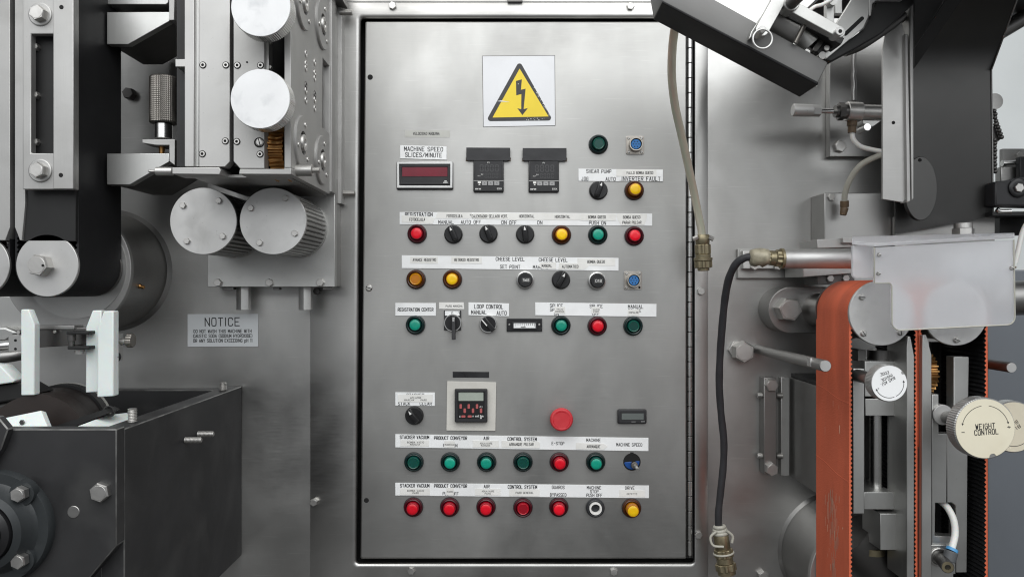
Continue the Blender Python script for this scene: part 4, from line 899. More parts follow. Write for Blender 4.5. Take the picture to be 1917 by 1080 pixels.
# ---------------------------------------------------------------- black gear housing, lower left
BX = -.504
bh = thing('gear_housing', W(330, 1060, 0), 'open black painted steel housing in the lower corner', 'housing')
def bobj(name, g, bev=.0014): return obj(name, g, [blackbox, worn], bh, bev, bevel_mat=1, seg=1)
g = G(); g.prism([(-90, 803), (218, 803), (218, 1021), (160, 1090), (-90, 1090)], 463, 441); bobj('front_wall', g)
g = G(); g.box((BX-.032, -.4405, -.498), (BX-.001, -.003, -.1825)); bobj('side_wall', g)
g = G(); g.box((-1.1, -.030, -.498), (BX-.033, -.003, -.186)); bobj('rear_wall', g)
g = G(); g.box((-1.1, -.44, -.498), (BX-.033, -.03, -.488)); bobj('floor_plate', g)
g = G(); g.prism([(-40, 780), (-4, 780), (15, 803), (2, 840), (-40, 900)], 476, 463.2); bobj('angled_lug', g)
for x, y in ((248, 784), (417.5, 736)):
    kk = .519/(958.5-x)*1000; d = (1-kk)*D; q = Vector((-.519, -d/1000, -.1825)); g = G(); threaded(g, q, q+Vector((0, 0, .019 if x < 300 else .014)), .0062 if x < 300 else .0065, .002); obj('stud', g, boltm, bh)
for x, z in ((347, -.2335), (371, -.2335)):
    kk = .504/(958.5-x)*1000; d = (1-kk)*D; q = Vector((BX-.001, -d/1000, z)); g = G(); threaded(g, q, q+XP*.026, .0048, .002); obj('stud', g, boltm, bh)
bolt(bh, 191, 919, 18.5, 463, 9, 20)
g = G(); g.cyl(137, 958, 11.5, 463.8, 460, 30, ch=.0006); obj('dowel', g, steel_dark, bh)
o = W(-2, 984, 463); castm = mat('cast_grey_paint', (.030, .034, .036), .1, .42, .12, .08, 20, bump=.15, bscale=120)
g = G(); rr = S(106, 463); g.lathe([(rr, 0), (rr, .008), (rr*.97, .012), (rr*.80, .012), (rr*.74, .016), (rr*.66, .030), (rr*.55, .034), (rr*.53, .028)], o, OUT, 72); bf = obj('bearing_flange', g, castm, bh, angle=40)
g = G(); g.lathe([(rr*.53, .024), (rr*.50, .036), (rr*.40, .040), (rr*.36, .036)], o, OUT, 48); obj('seal_ring', g, bl_plastic, bf, angle=40)
g = G(); g.lathe([(rr*.37, .03), (rr*.35, .05), (rr*.30, .053)], o, OUT, 40); obj('shaft_end', g, bl_matte, bf, angle=40)
for y in (922, 1046):
    q = W(44, y, 476); g = G(); g.lathe([(.0165, -.006), (.0155, .004)], q, OUT, 32); obj('boss', g, castm, bf); bolt(bf, 42, y, 14.5, 481, 11, 25)
# things inside the open housing
dm = thing('conveyor_drum', W(100, 800, 250), 'dark brown drum with pale rim inside the black housing', 'drum')
g = G(); g.rod(W(66, 822, 300), W(112, 800, 180), .066, n=48); obj('drum_body', g, brown_m, dm, angle=30)
g = G(); g.rod(W(112, 800, 180), W(124, 795, 150), .070, n=48); obj('drum_end', g, black_steel, dm, angle=30)
g = G(); g.rod(W(124, 795, 150), W(128, 793.4, 141), .0705, n=48); obj('drum_rim', g, paper_grey, dm, angle=30)
g = G(); g.slab([W(-40, 792, 350), W(77, 768, 350), W(92, 806, 380), W(-40, 826, 380)], (0, .012, -.004)); wp = obj('wear_plate', g, white_pl, None, .001, label='white plastic plate with one screw behind the black housing edge', cat='plate')
bolt(wp, 42, 790, 5, 366, 2, 0, key='hexd', b=m_hex_dark)
g = G(); g.slab([W(118, 806, 400), W(200, 775, 300), W(236, 771, 262), W(262, 780, 262), W(258, 812, 330)], (0, .004, -.02)); obj('product_slide', g, white_pl, None, .003, label='white plastic slide inside the black housing beside the stud', cat='slide')
g = G(); g.slab([W(95, 800, 330), W(195, 766, 330), W(205, 772, 330), W(120, 806, 330)], (0, .03, 0)); g.torus(W(203, 769, 320), (.3, -1, .2), .0065, .0013); g.torus(W(206, 770, 318), (.3, -1, .2), .0065, .0013); obj('spring_arm', g, black_steel, None, .0, label='black arm with wire spring lying beside the white slide', cat='arm')
fa = thing('feed_lever', W(20, 760, 250), 'dark feed lever with white tip at the left edge under the fingers', 'arm')
g = G(); g.prism([(-40, 725), (40, 715), (75, 735), (40, 748), (-40, 760)], 280, 240); obj('arm_body', g, black_steel, fa, .003)
g = G(); g.prism([(-40, 680), (2, 685), (28, 712), (24, 716), (-40, 725)], 290, 262); obj('white_tip', g, white_pl, fa, .002)
g = G(); g.rod(W(-40, 772, 260), W(70, 742, 240), .011); obj('arm_rod', g, dull, fa)
g = G(); g.prism([(34, 762), (44, 755), (47, 760), (37, 768)], 272, 262); obj('clip', g, paper_m, fa, .0006)
fp = thing('feed_pipe', W(20, 660, 150), 'pair of bent steel pipes at the left edge', 'pipe')
g = G(); g.tube([W(-60, 652, 190), W(20, 646, 190), W(60, 640, 170)], .0085); obj('upper_pipe', g, chrome, fp, angle=60)
g = G(); g.tube([W(-60, 672, 200), W(10, 667, 200), W(60, 658, 180)], .0105); obj('lower_pipe', g, steel_dark, fp, angle=60)
g = G(); g.prism([(-60, 614), (10, 612), (35, 622), (10, 640), (-60, 640)], 150, 100); obj('pipe_saddle', g, plate, fp, .004)

# ================================================================== right hand machinery
# ---------------------------------------------------------------- tilted beam and its linkage
bmx = thing('tilted_beam', W(1390, 90, 300), 'dark grey beam slanting down across the top of the cabinet', 'beam')
g = G(); g.prism([(1240, 4), (1262, -40), (1430, -40), (1552, 116), (1531, 158)], 360, 300)
g = G(); g.prism([(1240, 5), (1228, -62), (1262, -62), (1340, 0), (1552, 117), (1531, 159)], 360, 290); obj('beam_body', g, beam_m, bmx, .004, seg=3)
g = G(); g.prism([(1239, 5.4), (1241, 1), (1533, 154), (1531.5, 160.2)], 360.4, 291); obj('shaded_underside', g, rubber, bmx, .002)  # black strip added, holds the downward face's shade in its colour
g = G(); g.prism([(1240, 6), (1531, 160), (1530, 163), (1239, 9)], 291, 288); obj('rear_lip', g, plate, bmx, .0005)
bl = thing('release_linkage', W(1500, 70, 330), 'pale metal link arms with a pull ring on the slanting beam', 'linkage')
g = G(); g.prism(rbar(1476, -30, 1427.5, 56, 12.5), 396, 382); obj('link_arm', g, plate, bl, .001)
g = G(); g.cyl(1427.5, 55.5, 6.8, 405, 380, 24, ch=.0006); obj('pin', g, alu_cap, bl)
g = G(); g.torus(W(1427.5, 73.5, 408), (0, 1, 0), S(18, 408), S(2.1, 408)); obj('pull_ring', g, alu_cap, bl, angle=60)
g = G(); g.prism([(1406, 60), (1440, 10), (1452, -20), (1462, -20), (1420, 62), (1402, 74)], 372, 361); obj('back_link', g, plate, bl, .001)
g = G(); g.prism(rbar(1484, 12, 1572, 60, 11), 394, 380); obj('link_arm', g, plate, bl, .001)
g = G(); g.cyl(1483, 6, 14.5, 400, 376, 30, ch=.001); obj('hub', g, plate, bl)
g = G(); g.rod(W(1483, 5, 402), W(1502, -14, 430), .0085); obj('rod', g, dull, bl)
g = G(); g.cyl(1572.5, 59, 8, 404, 380, 24, ch=.0008); pn = obj('pin', g, alu_cap, bl); g = G(); g.lathe([(.0028, 0), (.0028, .0004)], W(1573, 59, 404), OUT, 6); obj('hex_socket', g, cavity, pn)
g = G(); g.prism(bar(1450, 14, 1578, 78, 7), 366, 330); obj('under_shade', g, black_steel, bl, .001)  # black bar puts the shadow under the link arm into colour
g = G(); g.prism(bar(1452, 26, 1486, -12, 6), 372, 340); obj('under_shade', g, black_steel, bl, .001)
g = G(); g.rod(W(1449, 36, 345), W(1495, 62, 345), .019, n=28); obj('damper', g, alu, bl)
g = G(); g.prism([(1470, 32), (1498, 44), (1486, 58), (1478, 52)], 352, 348); obj('leaf', g, alu, bl)
g = G(); g.rod(W(1506, 47, 372), W(1489, 81, 366), .0036); obj('cross_pin', g, knurl_m, bl)
g = G(); g.rod(W(1498, 62, 345), W(1518, 84, 345), .015, n=24); obj('damper_end', g, plate, bl)
g = G(); g.prism([(1515, 55), (1540, 66), (1525, 95), (1508, 86)], 330, 322); obj('back_leaf', g, plate, bl, .001)
g = G(); g.prism(rbar(1527, 92, 1542, 72, 5), 352, 340); obj('catch', g, dull, bl, .001); g = G(); g.prism(bar(1530, 98, 1572, 72, 8), 348, 320); obj('catch_bar', g, black_steel, bl, .001)
g = G(); g.cyl(1548, 90, 5, 352, 340, 20); obj('catch_pin', g, boltm, bl)
g = G(); g.cyl(1540, 104, 7, 350, 340, 20); obj('catch_pin', g, alu, bl)
g = G(); g.rect(1547, -30, 1562, 48, 350, 340); obj('upright', g, plate, bl, .001)
g = G(); g.rect(1563, -30, 1577, 26, 345, 335); obj('upright', g, plate, bl, .001)
g = G(); g.cyl(1560, 2, 8, 362, 350, 24); obj('upright_pin', g, alu_cap, bl)
g = G(); g.tube([W(1516, 20, 372), W(1526, 13, 372), W(1540, 9, 368), W(1560, -2, 360)], .0026); obj('wire', g, tubing, bl, angle=60)

cb = thing('slotted_plate', W(1600, 60, 250), 'grey slotted mounting plate above the pneumatic valve', 'plate')
g = G(); g.prism([(1530, 98), (1566, 44), (1606, -20), (1628, -20), (1626, 31), (1616, 53), (1548, 110)], 312, 306); obj('plate_face', g, plate, cb, .0008)
g = G(); g.prism(rbar(1583, 64, 1614, 35, 3.6), 312.6, 310); obj('slot', g, cavity, cb)
g = G(); g.prism([(1540, 112), (1618, 54), (1632, 24), (1640, 4), (1736, -30), (1720, 0), (1652, 62), (1600, 92), (1556, 116)], 304, 284); obj('return_flange', g, black_steel, cb, .002)
g = G(); g.prism([(1626.5, -20), (1690, -20), (1690, 1), (1640, 1.5), (1633, 8), (1631, 30), (1626.5, 30)], 312, 300); obj('top_lip', g, alu, cb, .001)
g = G(); g.tube([W(1580, 96, 270), W(1610, 84, 270), W(1655, 55, 262), W(1690, 30, 255)], .009); obj('edge_roll', g, dull, cb, angle=60)

# ---------------------------------------------------------------- chute
chute_m = mat('chute_steel', (.085, .084, .082), 1, .36, .10, .06, 5, bump=.03, bscale=10, bstretch=(1, 1, 40))
ch = thing('product_chute', W(1780, 440, 150), 'dark steel chute hanging down near the right edge', 'chute')
P_ = [W(1690, -40, 300), W(1918, -40, 300), W(1855.5, 132, 110), W(1859, 405, 90), W(1676, 438, 90), W(1676, 132, 110)]
g = G()
for q in ((0, 1, 2, 5), (5, 2, 3, 4)): g.loft([[P_[i] for i in q], [P_[i]+Vector((0, .003, 0)) for i in q]])
obj('chute_panel', g, chute_m, ch, angle=60)
g = G(); g.tube([P_[1]+Vector((0, -.001, 0)), P_[2]+Vector((0, -.001, 0))], .0012, sub=2, n=8); g.tube([P_[2]+Vector((0, -.001, 0)), P_[3]+Vector((0, -.001, 0))], .0012, sub=2, n=8); obj('edge_bead', g, alu, ch)
g = G(); g.slab([W(1712, 128, 300), W(1712, 92, 305), W(1790, -30, 380), W(1822, -30, 380)], (0, .004, 0)); obj('brace', g, black_steel, ch)
g = G(); g.slab([W(1713, 92, 290), W(1712, -40, 330), W(1790, -40, 350)], (0, .004, 0)); obj('gusset', g, black_steel, ch)
g = G(); g.box((.50, -.64, .47), (1.0, -.10, .475)); obj('shade_hood', g, black_steel, ch)  # added overhead sheet that shades the upper chute
g = G(); g.prism([(1666, 20), (1678, 20), (1686, 33), (1694, 66), (1697.5, 372), (1690, 379), (1652, 373), (1652.5, 92), (1658, 62)], 262, 258); obj('side_skirt', g, steel_dark, ch, .0006)
g = G(); g.prism([(1694.5, 64), (1699.5, 64), (1705, 376), (1698.5, 379)], 268, 246); obj('folded_edge', g, alu, ch, .001)
g = G(); g.prism([(1702, -40), (1710.5, -40), (1711.5, 372), (1706.5, 376)], 266, 240); obj('folded_edge', g, alu, ch, .002)
hole(ch, 1672.5, 230, 3.2, 262); hole(ch, 1722, 300, 3.4, 128)
g = G(); g.prism([(1724+31*math.cos(a), 353+60*math.sin(a)) for a in [2*math.pi*i/40 for i in range(40)]], 128, 118); obj('round_boss', g, chute_m, ch, .001)
g = G(); g.lathe([(.0145, 0), (.0145, .009)], W(1803, 418, 130), (0, 0, -1), 24); g.lathe([(.0175, .009), (.0175, .022)], W(1803, 418, 130), (0, 0, -1), 6); obj('lock_nut', g, boltm, ch, .0006, angle=25)
g = G(); g.rect(1676, 406, 1862, 470, 75, 65); obj('lower_flange', g, steel_dark, ch)

# ---------------------------------------------------------------- wall plates and pneumatic valve
wp = thing('mounting_plate', W(1600, 293, 0), 'bolted steel plate with weld seam behind the pneumatic valve', 'plate')
g = G(); g.rect(1553, 70, 1700, 293.5, 18, .5); obj('plate', g, steel_dark, wp, .0012)
g = G(); g.tube([W(1599, 90, 20)]+[W(1599+random.uniform(-.8, .8), 90+i*9, 20) for i in range(1, 12)], .0042, n=8); obj('weld_seam', g, steel_dark, wp, angle=60)
bolt(wp, 1571, 275, 11.5, 18, 8, 12)
w2 = thing('support_block', W(1610, 450, 0), 'bare steel block under the pneumatic valve with a small bolt', 'block')
g = G(); g.rect(1543, 361, 1720, 450, 62, .5); obj('block', g, steel_dark, w2, .002); bolt(w2, 1555.5, 369.5, 7, 62, 4, 5)
va = thing('pneumatic_valve', W(1600, 225, 20), 'small pneumatic valve with cylindrical push handle', 'valve')
g = G(); g.rod(W(1484, 206.5, 120), W(1521, 207.5, 120), S(11.5, 120), ch=.0008); g.rod(W(1521, 207.5, 120), W(1535, 208, 120), S(11, 120), n=6); obj('push_handle', g, alu_cap, va)
g = G(); g.rod(W(1535, 208, 120), W(1568, 209, 118), .0042); obj('plunger', g, chrome, va)
g = G(); g.rod(W(1563, 209, 118), W(1569, 209, 118), .0105); g.rod(W(1569, 209, 117), W(1579, 209, 117), .0155, n=6); g.rod(W(1579, 209, 116), W(1585, 209, 116), .013); obj('lock_nut', g, dull, va)
g = G(); g.rod(W(1584, 209, 112), W(1612, 210, 112), .0165, ch=.001); g.rod(W(1612, 210, 112), W(1656, 211, 112), .0125); obj('valve_body', g, boltm, va)
g = G(); g.prism([(1615, 225), (1640, 225), (1656, 214), (1656, 222), (1634, 238), (1615, 232)], 108, 80); obj('bracket', g, plate, va, .001); g = G(); g.cyl(1624, 238, 6.5, 112, 80, 20); obj('bracket_screw', g, chrome, va)
g = G(); g.rod(W(1595, 222, 108), W(1595, 236, 108), .0085); g.rod(W(1595, 236, 108), W(1595, 249, 108), .007); obj('elbow_fitting', g, rustm, va)
g = G(); g.tube([W(1595, 248, 108), W(1598, 262, 108), W(1610, 274, 108), W(1630, 280, 108), W(1662, 286, 108)], .0042); obj('air_tube', g, tubing, va, angle=60)
a2 = thing('air_hose', W(1580, 390, 62), 'thin grey air hose curving down into a brown fitting', 'hose')
g = G(); g.tube([W(1665, 287, 120), W(1640, 294, 115), W(1612, 309, 110), W(1592, 335, 100), W(1582, 362, 90), W(1581, 380, 84)], .0050); obj('hose', g, mat('grey_hose', (.36, .35, .30), 0, .4), a2, angle=60)
g = G(); g.rod(W(1581, 376, 84), W(1581, 388, 82), .0078, n=8); g.rod(W(1581, 389, 82), W(1578, 403, 82), .0075, .006, n=8); obj('hose_fitting', g, rustm, a2, .0008)

# ---------------------------------------------------------------- photocell, cables and connectors
def connector(parent, p, q, segs, m, n=36):
    """ribbed multi-pin connector along p->q; segs: (t0, t1, radius mm, ribbed)"""
    p, q = Vector(p), Vector(q); ax = q-p
    for t0, t1, r, rib in segs:
        L_ = ax.length*(t1-t0); r /= 1000; g = G()
        g.lathe([(r*.92, 0), (r, L_*.08), (r, L_*.92), (r*.92, L_)], p+ax*t0, ax, n, mod=(lambda i: 1 if (i % 4) < 2 else .90) if rib else None)
        obj('connector_sleeve', g, m, parent, angle=20 if rib else 40)
ps = thing('photocell', W(1530, 505, 150), 'polished cylindrical sensor barrel lying level beside the orange belt', 'sensor')
g = G(); g.lathe([(.0140, 0), (.0160, .001), (.0160, .118)], W(1465, 484.5, 200), (1, 0, 0), 40); obj('barrel', g, alu_cap, ps, angle=30)
g = G(); g.lathe([(.0165, 0), (.0165, .004)], W(1461, 484, 200), (1, 0, 0), 36); obj('end_ring', g, olive, ps)
connector(ps, W(1409, 481, 200), W(1462, 484, 200), [(.42, .60, 11.5, True), (.58, .80, 12, False), (.80, 1.0, 14, True)], olive)
g = G(); g.lathe([(.0075, 0), (.0125, .003), (.0148, .010), (.0140, .017), (.0150, .022), (.0125, .030), (.0105, .032)], W(1403, 481, 200), (1, .02, -.03), 14, mod=lambda i: .9+.2*random.random()); obj('sealant_lump', g, mat('grey_sealant', (.33, .30, .22), .1, .42, .3, .1, 90, bump=.6, bscale=200), ps, angle=60)
pb = thing('sensor_bracket', W(1450, 522, 0), 'stepped flat bracket on the wall behind the sensor barrel', 'bracket')
g = G(); g.rect(1381, 466, 1500, 521, 10, .5); obj('base_plate', g, steel, pb, .0012)
g = G(); g.rect(1391, 470, 1485, 503, 24, 10); obj('step_plate', g, plate, pb, .001)
g = G(); g.prism([(1495, 500), (1503, 500), (1504, 519), (1596, 512), (1596, 492), (1503, 494)], 110, 20); obj('angle_arm', g, plate, pb, .0012)
for x in (1412, 1455): bolt(pb, x, 497, 9, 24, 6, x)
g = G(); g.prism([(1530, 448), (1600, 446), (1600, 463), (1530, 465)], 140, 60); g.prism([(1578, 445), (1640, 444), (1640, 455), (1578, 455)], 150, 60); obj('clamp_plates', g, alu, pb, .001)
g = G(); g.rect(1530, 512, 1600, 533, 100, 40); obj('clamp_foot', g, dull, pb, .001); bolt(pb, 1553, 521, 7, 100, 5); bolt(pb, 1582, 521, 7, 100, 5)

cbk = thing('sensor_cable', W(1355, 1075, 20), 'black rubber cable hanging from the sensor down to a loose connector', 'cable')
g = G(); g.tube([W(1408, 481, 200), W(1394, 483, 196), W(1378, 494, 186), W(1365, 520, 170), W(1357, 560, 150), W(1352, 610, 130), W(1348, 665, 112), W(1346.5, 720, 96), W(1350, 775, 84), W(1355, 825, 76), W(1354, 870, 70), W(1349, 920, 66), W(1345, 960, 62), W(1345.5, 990, 60)], .0063, n=16, radf=lambda t: 1+.05*math.sin(t*70)*math.sin(t*23)); obj('cable', g, cable_m, cbk, angle=60)
p0, p1 = W(1346, 980, 60), W(1361, 1074, 64)
connector(cbk, p0, p1, [(.20, .52, 13.5, False), (.50, .66, 17, True), (.66, .78, 14.5, False), (.78, .92, 18.5, True), (.90, 1.0, 16, False)], olive)
for t_, r_ in ((.04, 8.5), (.10, 10), (.16, 11.5)):
    g = G(); g.torus(p0.lerp(p1, t_+.02), p1-p0+Vector((.004*random.uniform(-1, 1), .01*random.uniform(-1, 1), 0)), r_/1000, .0034); obj('tie_wrap', g, tie_m, cbk, angle=60)
g = G(); g.tube([p0+Vector((-.008, -.012, -.01)), p0+Vector((-.018, -.012, -.02)), p0+Vector((-.014, -.014, -.034)), p0+Vector((.004, -.016, -.036))], .0022); g.tube([p0+Vector((.010, -.012, -.008)), p0+Vector((.021, -.012, -.018)), p0+Vector((.020, -.012, -.030))], .0024); obj('tie_tail', g, tie_m, cbk, angle=60)
g = G(); g.torus(p0.lerp(p1, .58), p1-p0, .0172, .0018); obj('clamp_ring', g, tie_m, cbk, angle=60)

hs = thing('clear_hose', W(1316, 507, 20), 'cloudy plastic conduit hanging over the hinge to a loose connector', 'hose')
HP = [(1270, 24, 250), (1262, 62, 225), (1258, 105, 200), (1258, 150, 175), (1264, 200, 150), (1275, 250, 128), (1286, 300, 108), (1297, 350, 90), (1306, 395, 76), (1312, 425, 68), (1315, 445, 64)]
g = G(); g.tube([W(*q) for q in HP], .0069, n=18); obj('conduit', g, hose_m, hs, angle=60)
def wire(ph, r, m):
    g = G(); pts = []
    for i in range(len(HP)-1):
        for j in range(3):
            t_ = j/3; v = W(*HP[i]).lerp(W(*HP[i+1]), t_); a = ph+(i+t_)*.62; pts.append(v+Vector((math.cos(a)*.0030, math.sin(a)*.0030, 0)))
    g.tube(pts, r, n=8, sub=2); obj('inner_wire', g, m, hs, angle=60)
wire(0, .0026, hose_green); wire(2.1, .0026, hose_red); wire(4.2, .0028, paper_m)
p0, p1 = W(1314.5, 438, 64), W(1317, 507, 60)
connector(hs, p0, p1, [(.02, .28, 12.5, False), (.28, .55, 14.2, True), (.54, .66, 13.6, False), (.64, .72, 16.5, False), (.72, .92, 15.8, True), (.90, 1.0, 10.5, False)], olive)
for s_ in (-1, 1):
    g = G(); g.rod(p0+Vector((s_*.010, -.008, -.006)), p0+Vector((s_*.018, -.008, -.010)), .0042, n=6); obj('clamp_screw', g, boltm, hs)

# ---------------------------------------------------------------- bearing arm, studs, clamp bar
ba = thing('pivot_block', W(1480, 625, 0), 'round ended steel block with a large hex bolt beside the orange belt', 'block')
g = G(); g.prism([(1610, 537), (1610, 624), (1480, 624)]+arc(1482, 580.5, 43.5, 90, 270, 16)[1:-1]+[(1480, 537)], 58, .5); obj('arm', g, steel_dark, ba, .0012)
bolt(ba, 1471, 579, 23, 58, 24, 8)
g = G(); g.lathe([(.030, 0), (.030, .01), (.027, .03), (.018, .045), (.006, .05)], W(1532, 580, 58), OUT, 36); obj('boss', g, steel_dark, ba, angle=60)
wb = thing('wall_bolt', W(1385, 657, 0), 'large hex bolt on the wall right of the black cable', 'bolt'); bolt(wb, 1388, 657.5, 20.5, 8, 20, 30)
g = G(); g.cyl(1383, 655, 19, 8, 0, 6); obj('bolt_collar', g, boltm, wb, .0008)
hr = thing('hanger_rod', W(1420, 655, 0), 'long steel rod sticking out of the wall past the orange belt', 'rod')
g = G(); o = W(1545.5, 685, 315); g.lathe([(.0080, 0), (.0087, .0008), (.0087, .03), (.0087, .314)], o, (0, 1, 0), 28); obj('rod', g, steel_dark, hr, angle=30)
g = G(); g.cyl(1545.5, 685, 10, 315.8, 314.5, 28); obj('rod_face', g, alu_cap, hr)
g = G(); g.box((o.x-.0092, o.y+.034, o.z-.004), (o.x-.0064, o.y+.048, o.z+.0085)); obj('flat', g, alu_cap, hr)
hr2 = thing('hanger_rod', W(1850, 680, 100), 'short steel rod end in front of the blue grey cabinet', 'rod')
g = G(); o = W(1894, 688, 300); g.lathe([(.0072, 0), (.0078, .0008), (.0078, .725)], o, (0, 1, 0), 28); obj('rod', g, dull, hr2, angle=30)
g = G(); g.cyl(1894, 688, 9, 300.8, 299.5, 28); obj('rod_face', g, alu_cap, hr2)
cbr = thing('clamp_strip', W(1442, 890, 0), 'narrow vertical clamp strip with a hex bolt at each end', 'clamp')
g = G(); g.rect(1430, 707, 1454, 888, 26, .5); obj('strip', g, steel_dark, cbr, .0014)
for y in (720, 877): bolt(cbr, 1443, y, 12.5, 26, 9, y)
for y in (740, 853):
    for sx, x in ((-1, 1430), (1, 1453)):
        q = W(x, y, 14); g = G(); threaded(g, q, q+Vector((sx*.012, 0, 0)), .0055, .002); obj('set_screw', g, boltm, cbr)
sk = thing('side_bracket', W(1478, 900, 0), 'steel bracket plate standing out from the wall behind the orange belt', 'bracket')
g = G(); g.slab([(.520, -.001, -.166), (.520, -.150, -.166), (.520, -.150, -.350), (.520, -.001, -.350)], (.006, 0, 0)); obj('bracket_plate', g, steel_dark, sk, .001)
g = G(); g.rect(1462, 706, 1478, 890, 14, .5); obj('bracket_foot', g, plate, sk, .001)
g = G(); g.box((.522, -.16, -.165), (.66, -.001, -.158)); obj('shade_shelf', g, black_steel, sk)  # left black so its colour carries the shadow beside the belt
rl = thing('bearing_housing', W(1600, 1080, 0), 'round steel bearing housing at the bottom behind the orange belt', 'housing')
o = W(1636, 1085, 146); R1 = S(120, 146)
g = G(); g.lathe([(R1-.012, 0), (R1-.001, 0), (R1, .001), (R1, .010)], o, (0, 1, 0), 96); obj('face_plate', g, alu, rl, angle=30)
g = G(); g.lathe([(R1-.0012, .0105), (R1-.0012, .140), (R1+.004, .1459)], o, (0, 1, 0), 96); obj('barrel', g, steel_dark, rl, angle=40)
wb = thing('wall_bolt', W(1427, 1075, 0), 'hex bolt on the wall at the bottom next to the loose connector', 'bolt'); bolt(wb, 1427, 1076, 11, 0, 9, 30)

# ---------------------------------------------------------------- orange belts and the plates between them
ob = thing('belt_drive', W(1650, 1000, 150), 'worn orange toothed belt running over an aluminium pulley', 'belt drive')
belt_loop('belt', 1650.5, 585, 61, 640, False, 277, 150, [orange, rubber], ob, rr_=67)
p = pulley(ob, 1650.5, 586, 61, 282, 150, alu_cap)
for x, y, a in ((1613, 556, 10), (1616, 624, 55), (1685, 622, 80)): slotted(p, x, y, 6, 282, a, 4)
for i, (yy, dy) in enumerate(((737, 14), (880, 18))):     # creases running across the belt
    g = G(); a = W(1590.2, yy+dy, 277.0); b = a+Vector((0, .127, 0)); a.z -= .004; b.z += .010
    g.tube([a+Vector((-.0002, .001, 0)), a.lerp(b, .35)+Vector((-.0002, 0, -.002)), a.lerp(b, .7)+Vector((-.0002, 0, .001)), b+Vector((-.0002, -.001, 0))], .0008, n=6, sub=5)
    obj('crease', g, orange, ob, angle=80)
g = G()
for i in range(90):
    yy = 965+random.uniform(-45, 120); t_ = random.gauss(.45, .10); L_ = random.uniform(.006, .03)
    a = W(1590, yy, 277)+Vector((-.00025-.00001*i, .127*t_, 0)); w_ = random.uniform(.0006, .0018)
    vs = [g.bm.verts.new(v) for v in (a, a+Vector((0, w_, 0)), a+Vector((0, w_*.8, -L_)), a+Vector((0, w_*.2, -L_)))]; g.bm.faces.new(vs)
for yy, t_, L_, w_ in ((760, .45, .01, .001), (803, .25, .013, .003), (765, .28, .006, .001), (818, .70, .012, .001), (995, .16, .003, .003)):
    a = W(1590, yy, 277)+Vector((-.0007, .127*t_, 0)); vs = [g.bm.verts.new(v) for v in (a, a+Vector((0, w_, 0)), a+Vector((0, w_*.8, -L_)), a+Vector((0, w_*.2, -L_)))]; g.bm.faces.new(vs)
obj('scuff', g, pale_scuff, ob, kind='stuff', smooth=False)

o2 = thing('belt_drive', W(1790, 1000, 150), 'toothed belt with black inside and orange edge behind the WEIGHT CONTROL knob', 'belt drive')
belt_loop('belt', 1789, 587, 60, 640, False, 277, 150, [orange, rubber], o2, rl=69)
p = pulley(o2, 1789, 587, 60, 282, 150, alu_cap)
for x, y, a in ((1790, 636, 25), (1752, 560, 60), (1826, 560, 40)): slotted(p, x, y, 6, 282, a, 4)

bf_ = thing('belt_tensioner', W(1690, 1080, 150), 'steel tensioner of plates and shafts between the orange belts', 'tensioner')
def fp_(name, poly, d1, d0, m=plate, bev=.0008): g = G(); g.prism(poly, d1, d0); return obj(name, g, m, bf_, bev)
fp_('left_plate', [(1597.5, 690), (1618, 690), (1618, 961), (1597.5, 961)], 257, 240)
fp_('top_block', [(1619, 676), (1674, 676), (1674, 742), (1619, 742)], 246, 170)
fp_('top_block', [(1679, 681), (1697.5, 681), (1697.5, 752), (1679, 752)], 246, 170)
fp_('back_panel', [(1618, 690), (1700, 690), (1700, 1085), (1618, 1085)], 158, 150, steel_dark)
fp_('top_rail', [(1606, 655), (1621, 655), (1621, 676), (1606, 676)], 230, 190, dull)
g = G(); g.rod(W(1650, 655, 215), W(1650, 677, 215), .0125, n=28); obj('collar', g, chrome, bf_)
g = G(); g.rod(W(1650, 655, 212), W(1650, 677, 212), .021, n=28); obj('collar_sleeve', g, dull, bf_)
fp_('shaft_clamp', [(1620, 746.5), (1676, 746.5), (1676, 778), (1620, 778)], 247, 170)
g = G(); g.rod(W(1640, 776, 215), W(1640, 925, 215), S(11.5, 215), n=30); obj('guide_shaft', g, chrome, bf_)
fp_('shaft_clamp', [(1617.5, 921), (1674, 921), (1674, 953), (1617.5, 953)], 247, 165)
jb = fp_('junction_block', [(1648, 961), (1687, 961), (1687, 1029), (1648, 1029)], 252, 190)
for y in (967, 1012):
    q = W(1648, y, 236); g = G(); g.lathe([(.0085, 0), (.0085, .005), (.007, .0062)], q, (-1, 0, 0), 6); obj('bolt', g, boltm, jb, angle=20)
g = G(); g.rod(W(1632, 1022, 200), W(1632, 1034, 200), .021); obj('cup', g, olive, bf_)
fp_('blade', [(1700, 629.5), (1704.5, 630), (1711.5, 666), (1711.5, 1090), (1697.5, 1090), (1697.5, 650)], 286, 225, plate, .001)
fp_('blade', [(1727.5, 627), (1734, 627), (1744, 664), (1744.5, 1090), (1725, 1090), (1726.5, 665)], 286, 225, plate, .001)
fp_('slotted_plate', [(1744.8, 738), (1757, 738), (1757, 812), (1773, 812), (1772, 941), (1751, 941), (1750, 1002), (1789, 1004), (1789, 1074), (1744.8, 1074)], 258, 240)
fp_('main_plate', [(1785.5, 668), (1814, 668), (1812, 800), (1810, 1071), (1790, 1071), (1790, 946), (1782, 940), (1773.3, 940), (1773.3, 812), (1785.5, 812)], 259, 238)
g = G(); gear(g, Vector((W(1738, 700, 255).x, -.215, W(1750, 702, 255).z)), (1, 0, 0), .034, S(25, 255), 26, .0040, .95); obj('pinion', g, brass, bf_, angle=25)
g = G(); g.cyl(1766, 776.5, 19, 263, 240, 36, ch=.0008); obj('bushing', g, alu_cap, bf_)
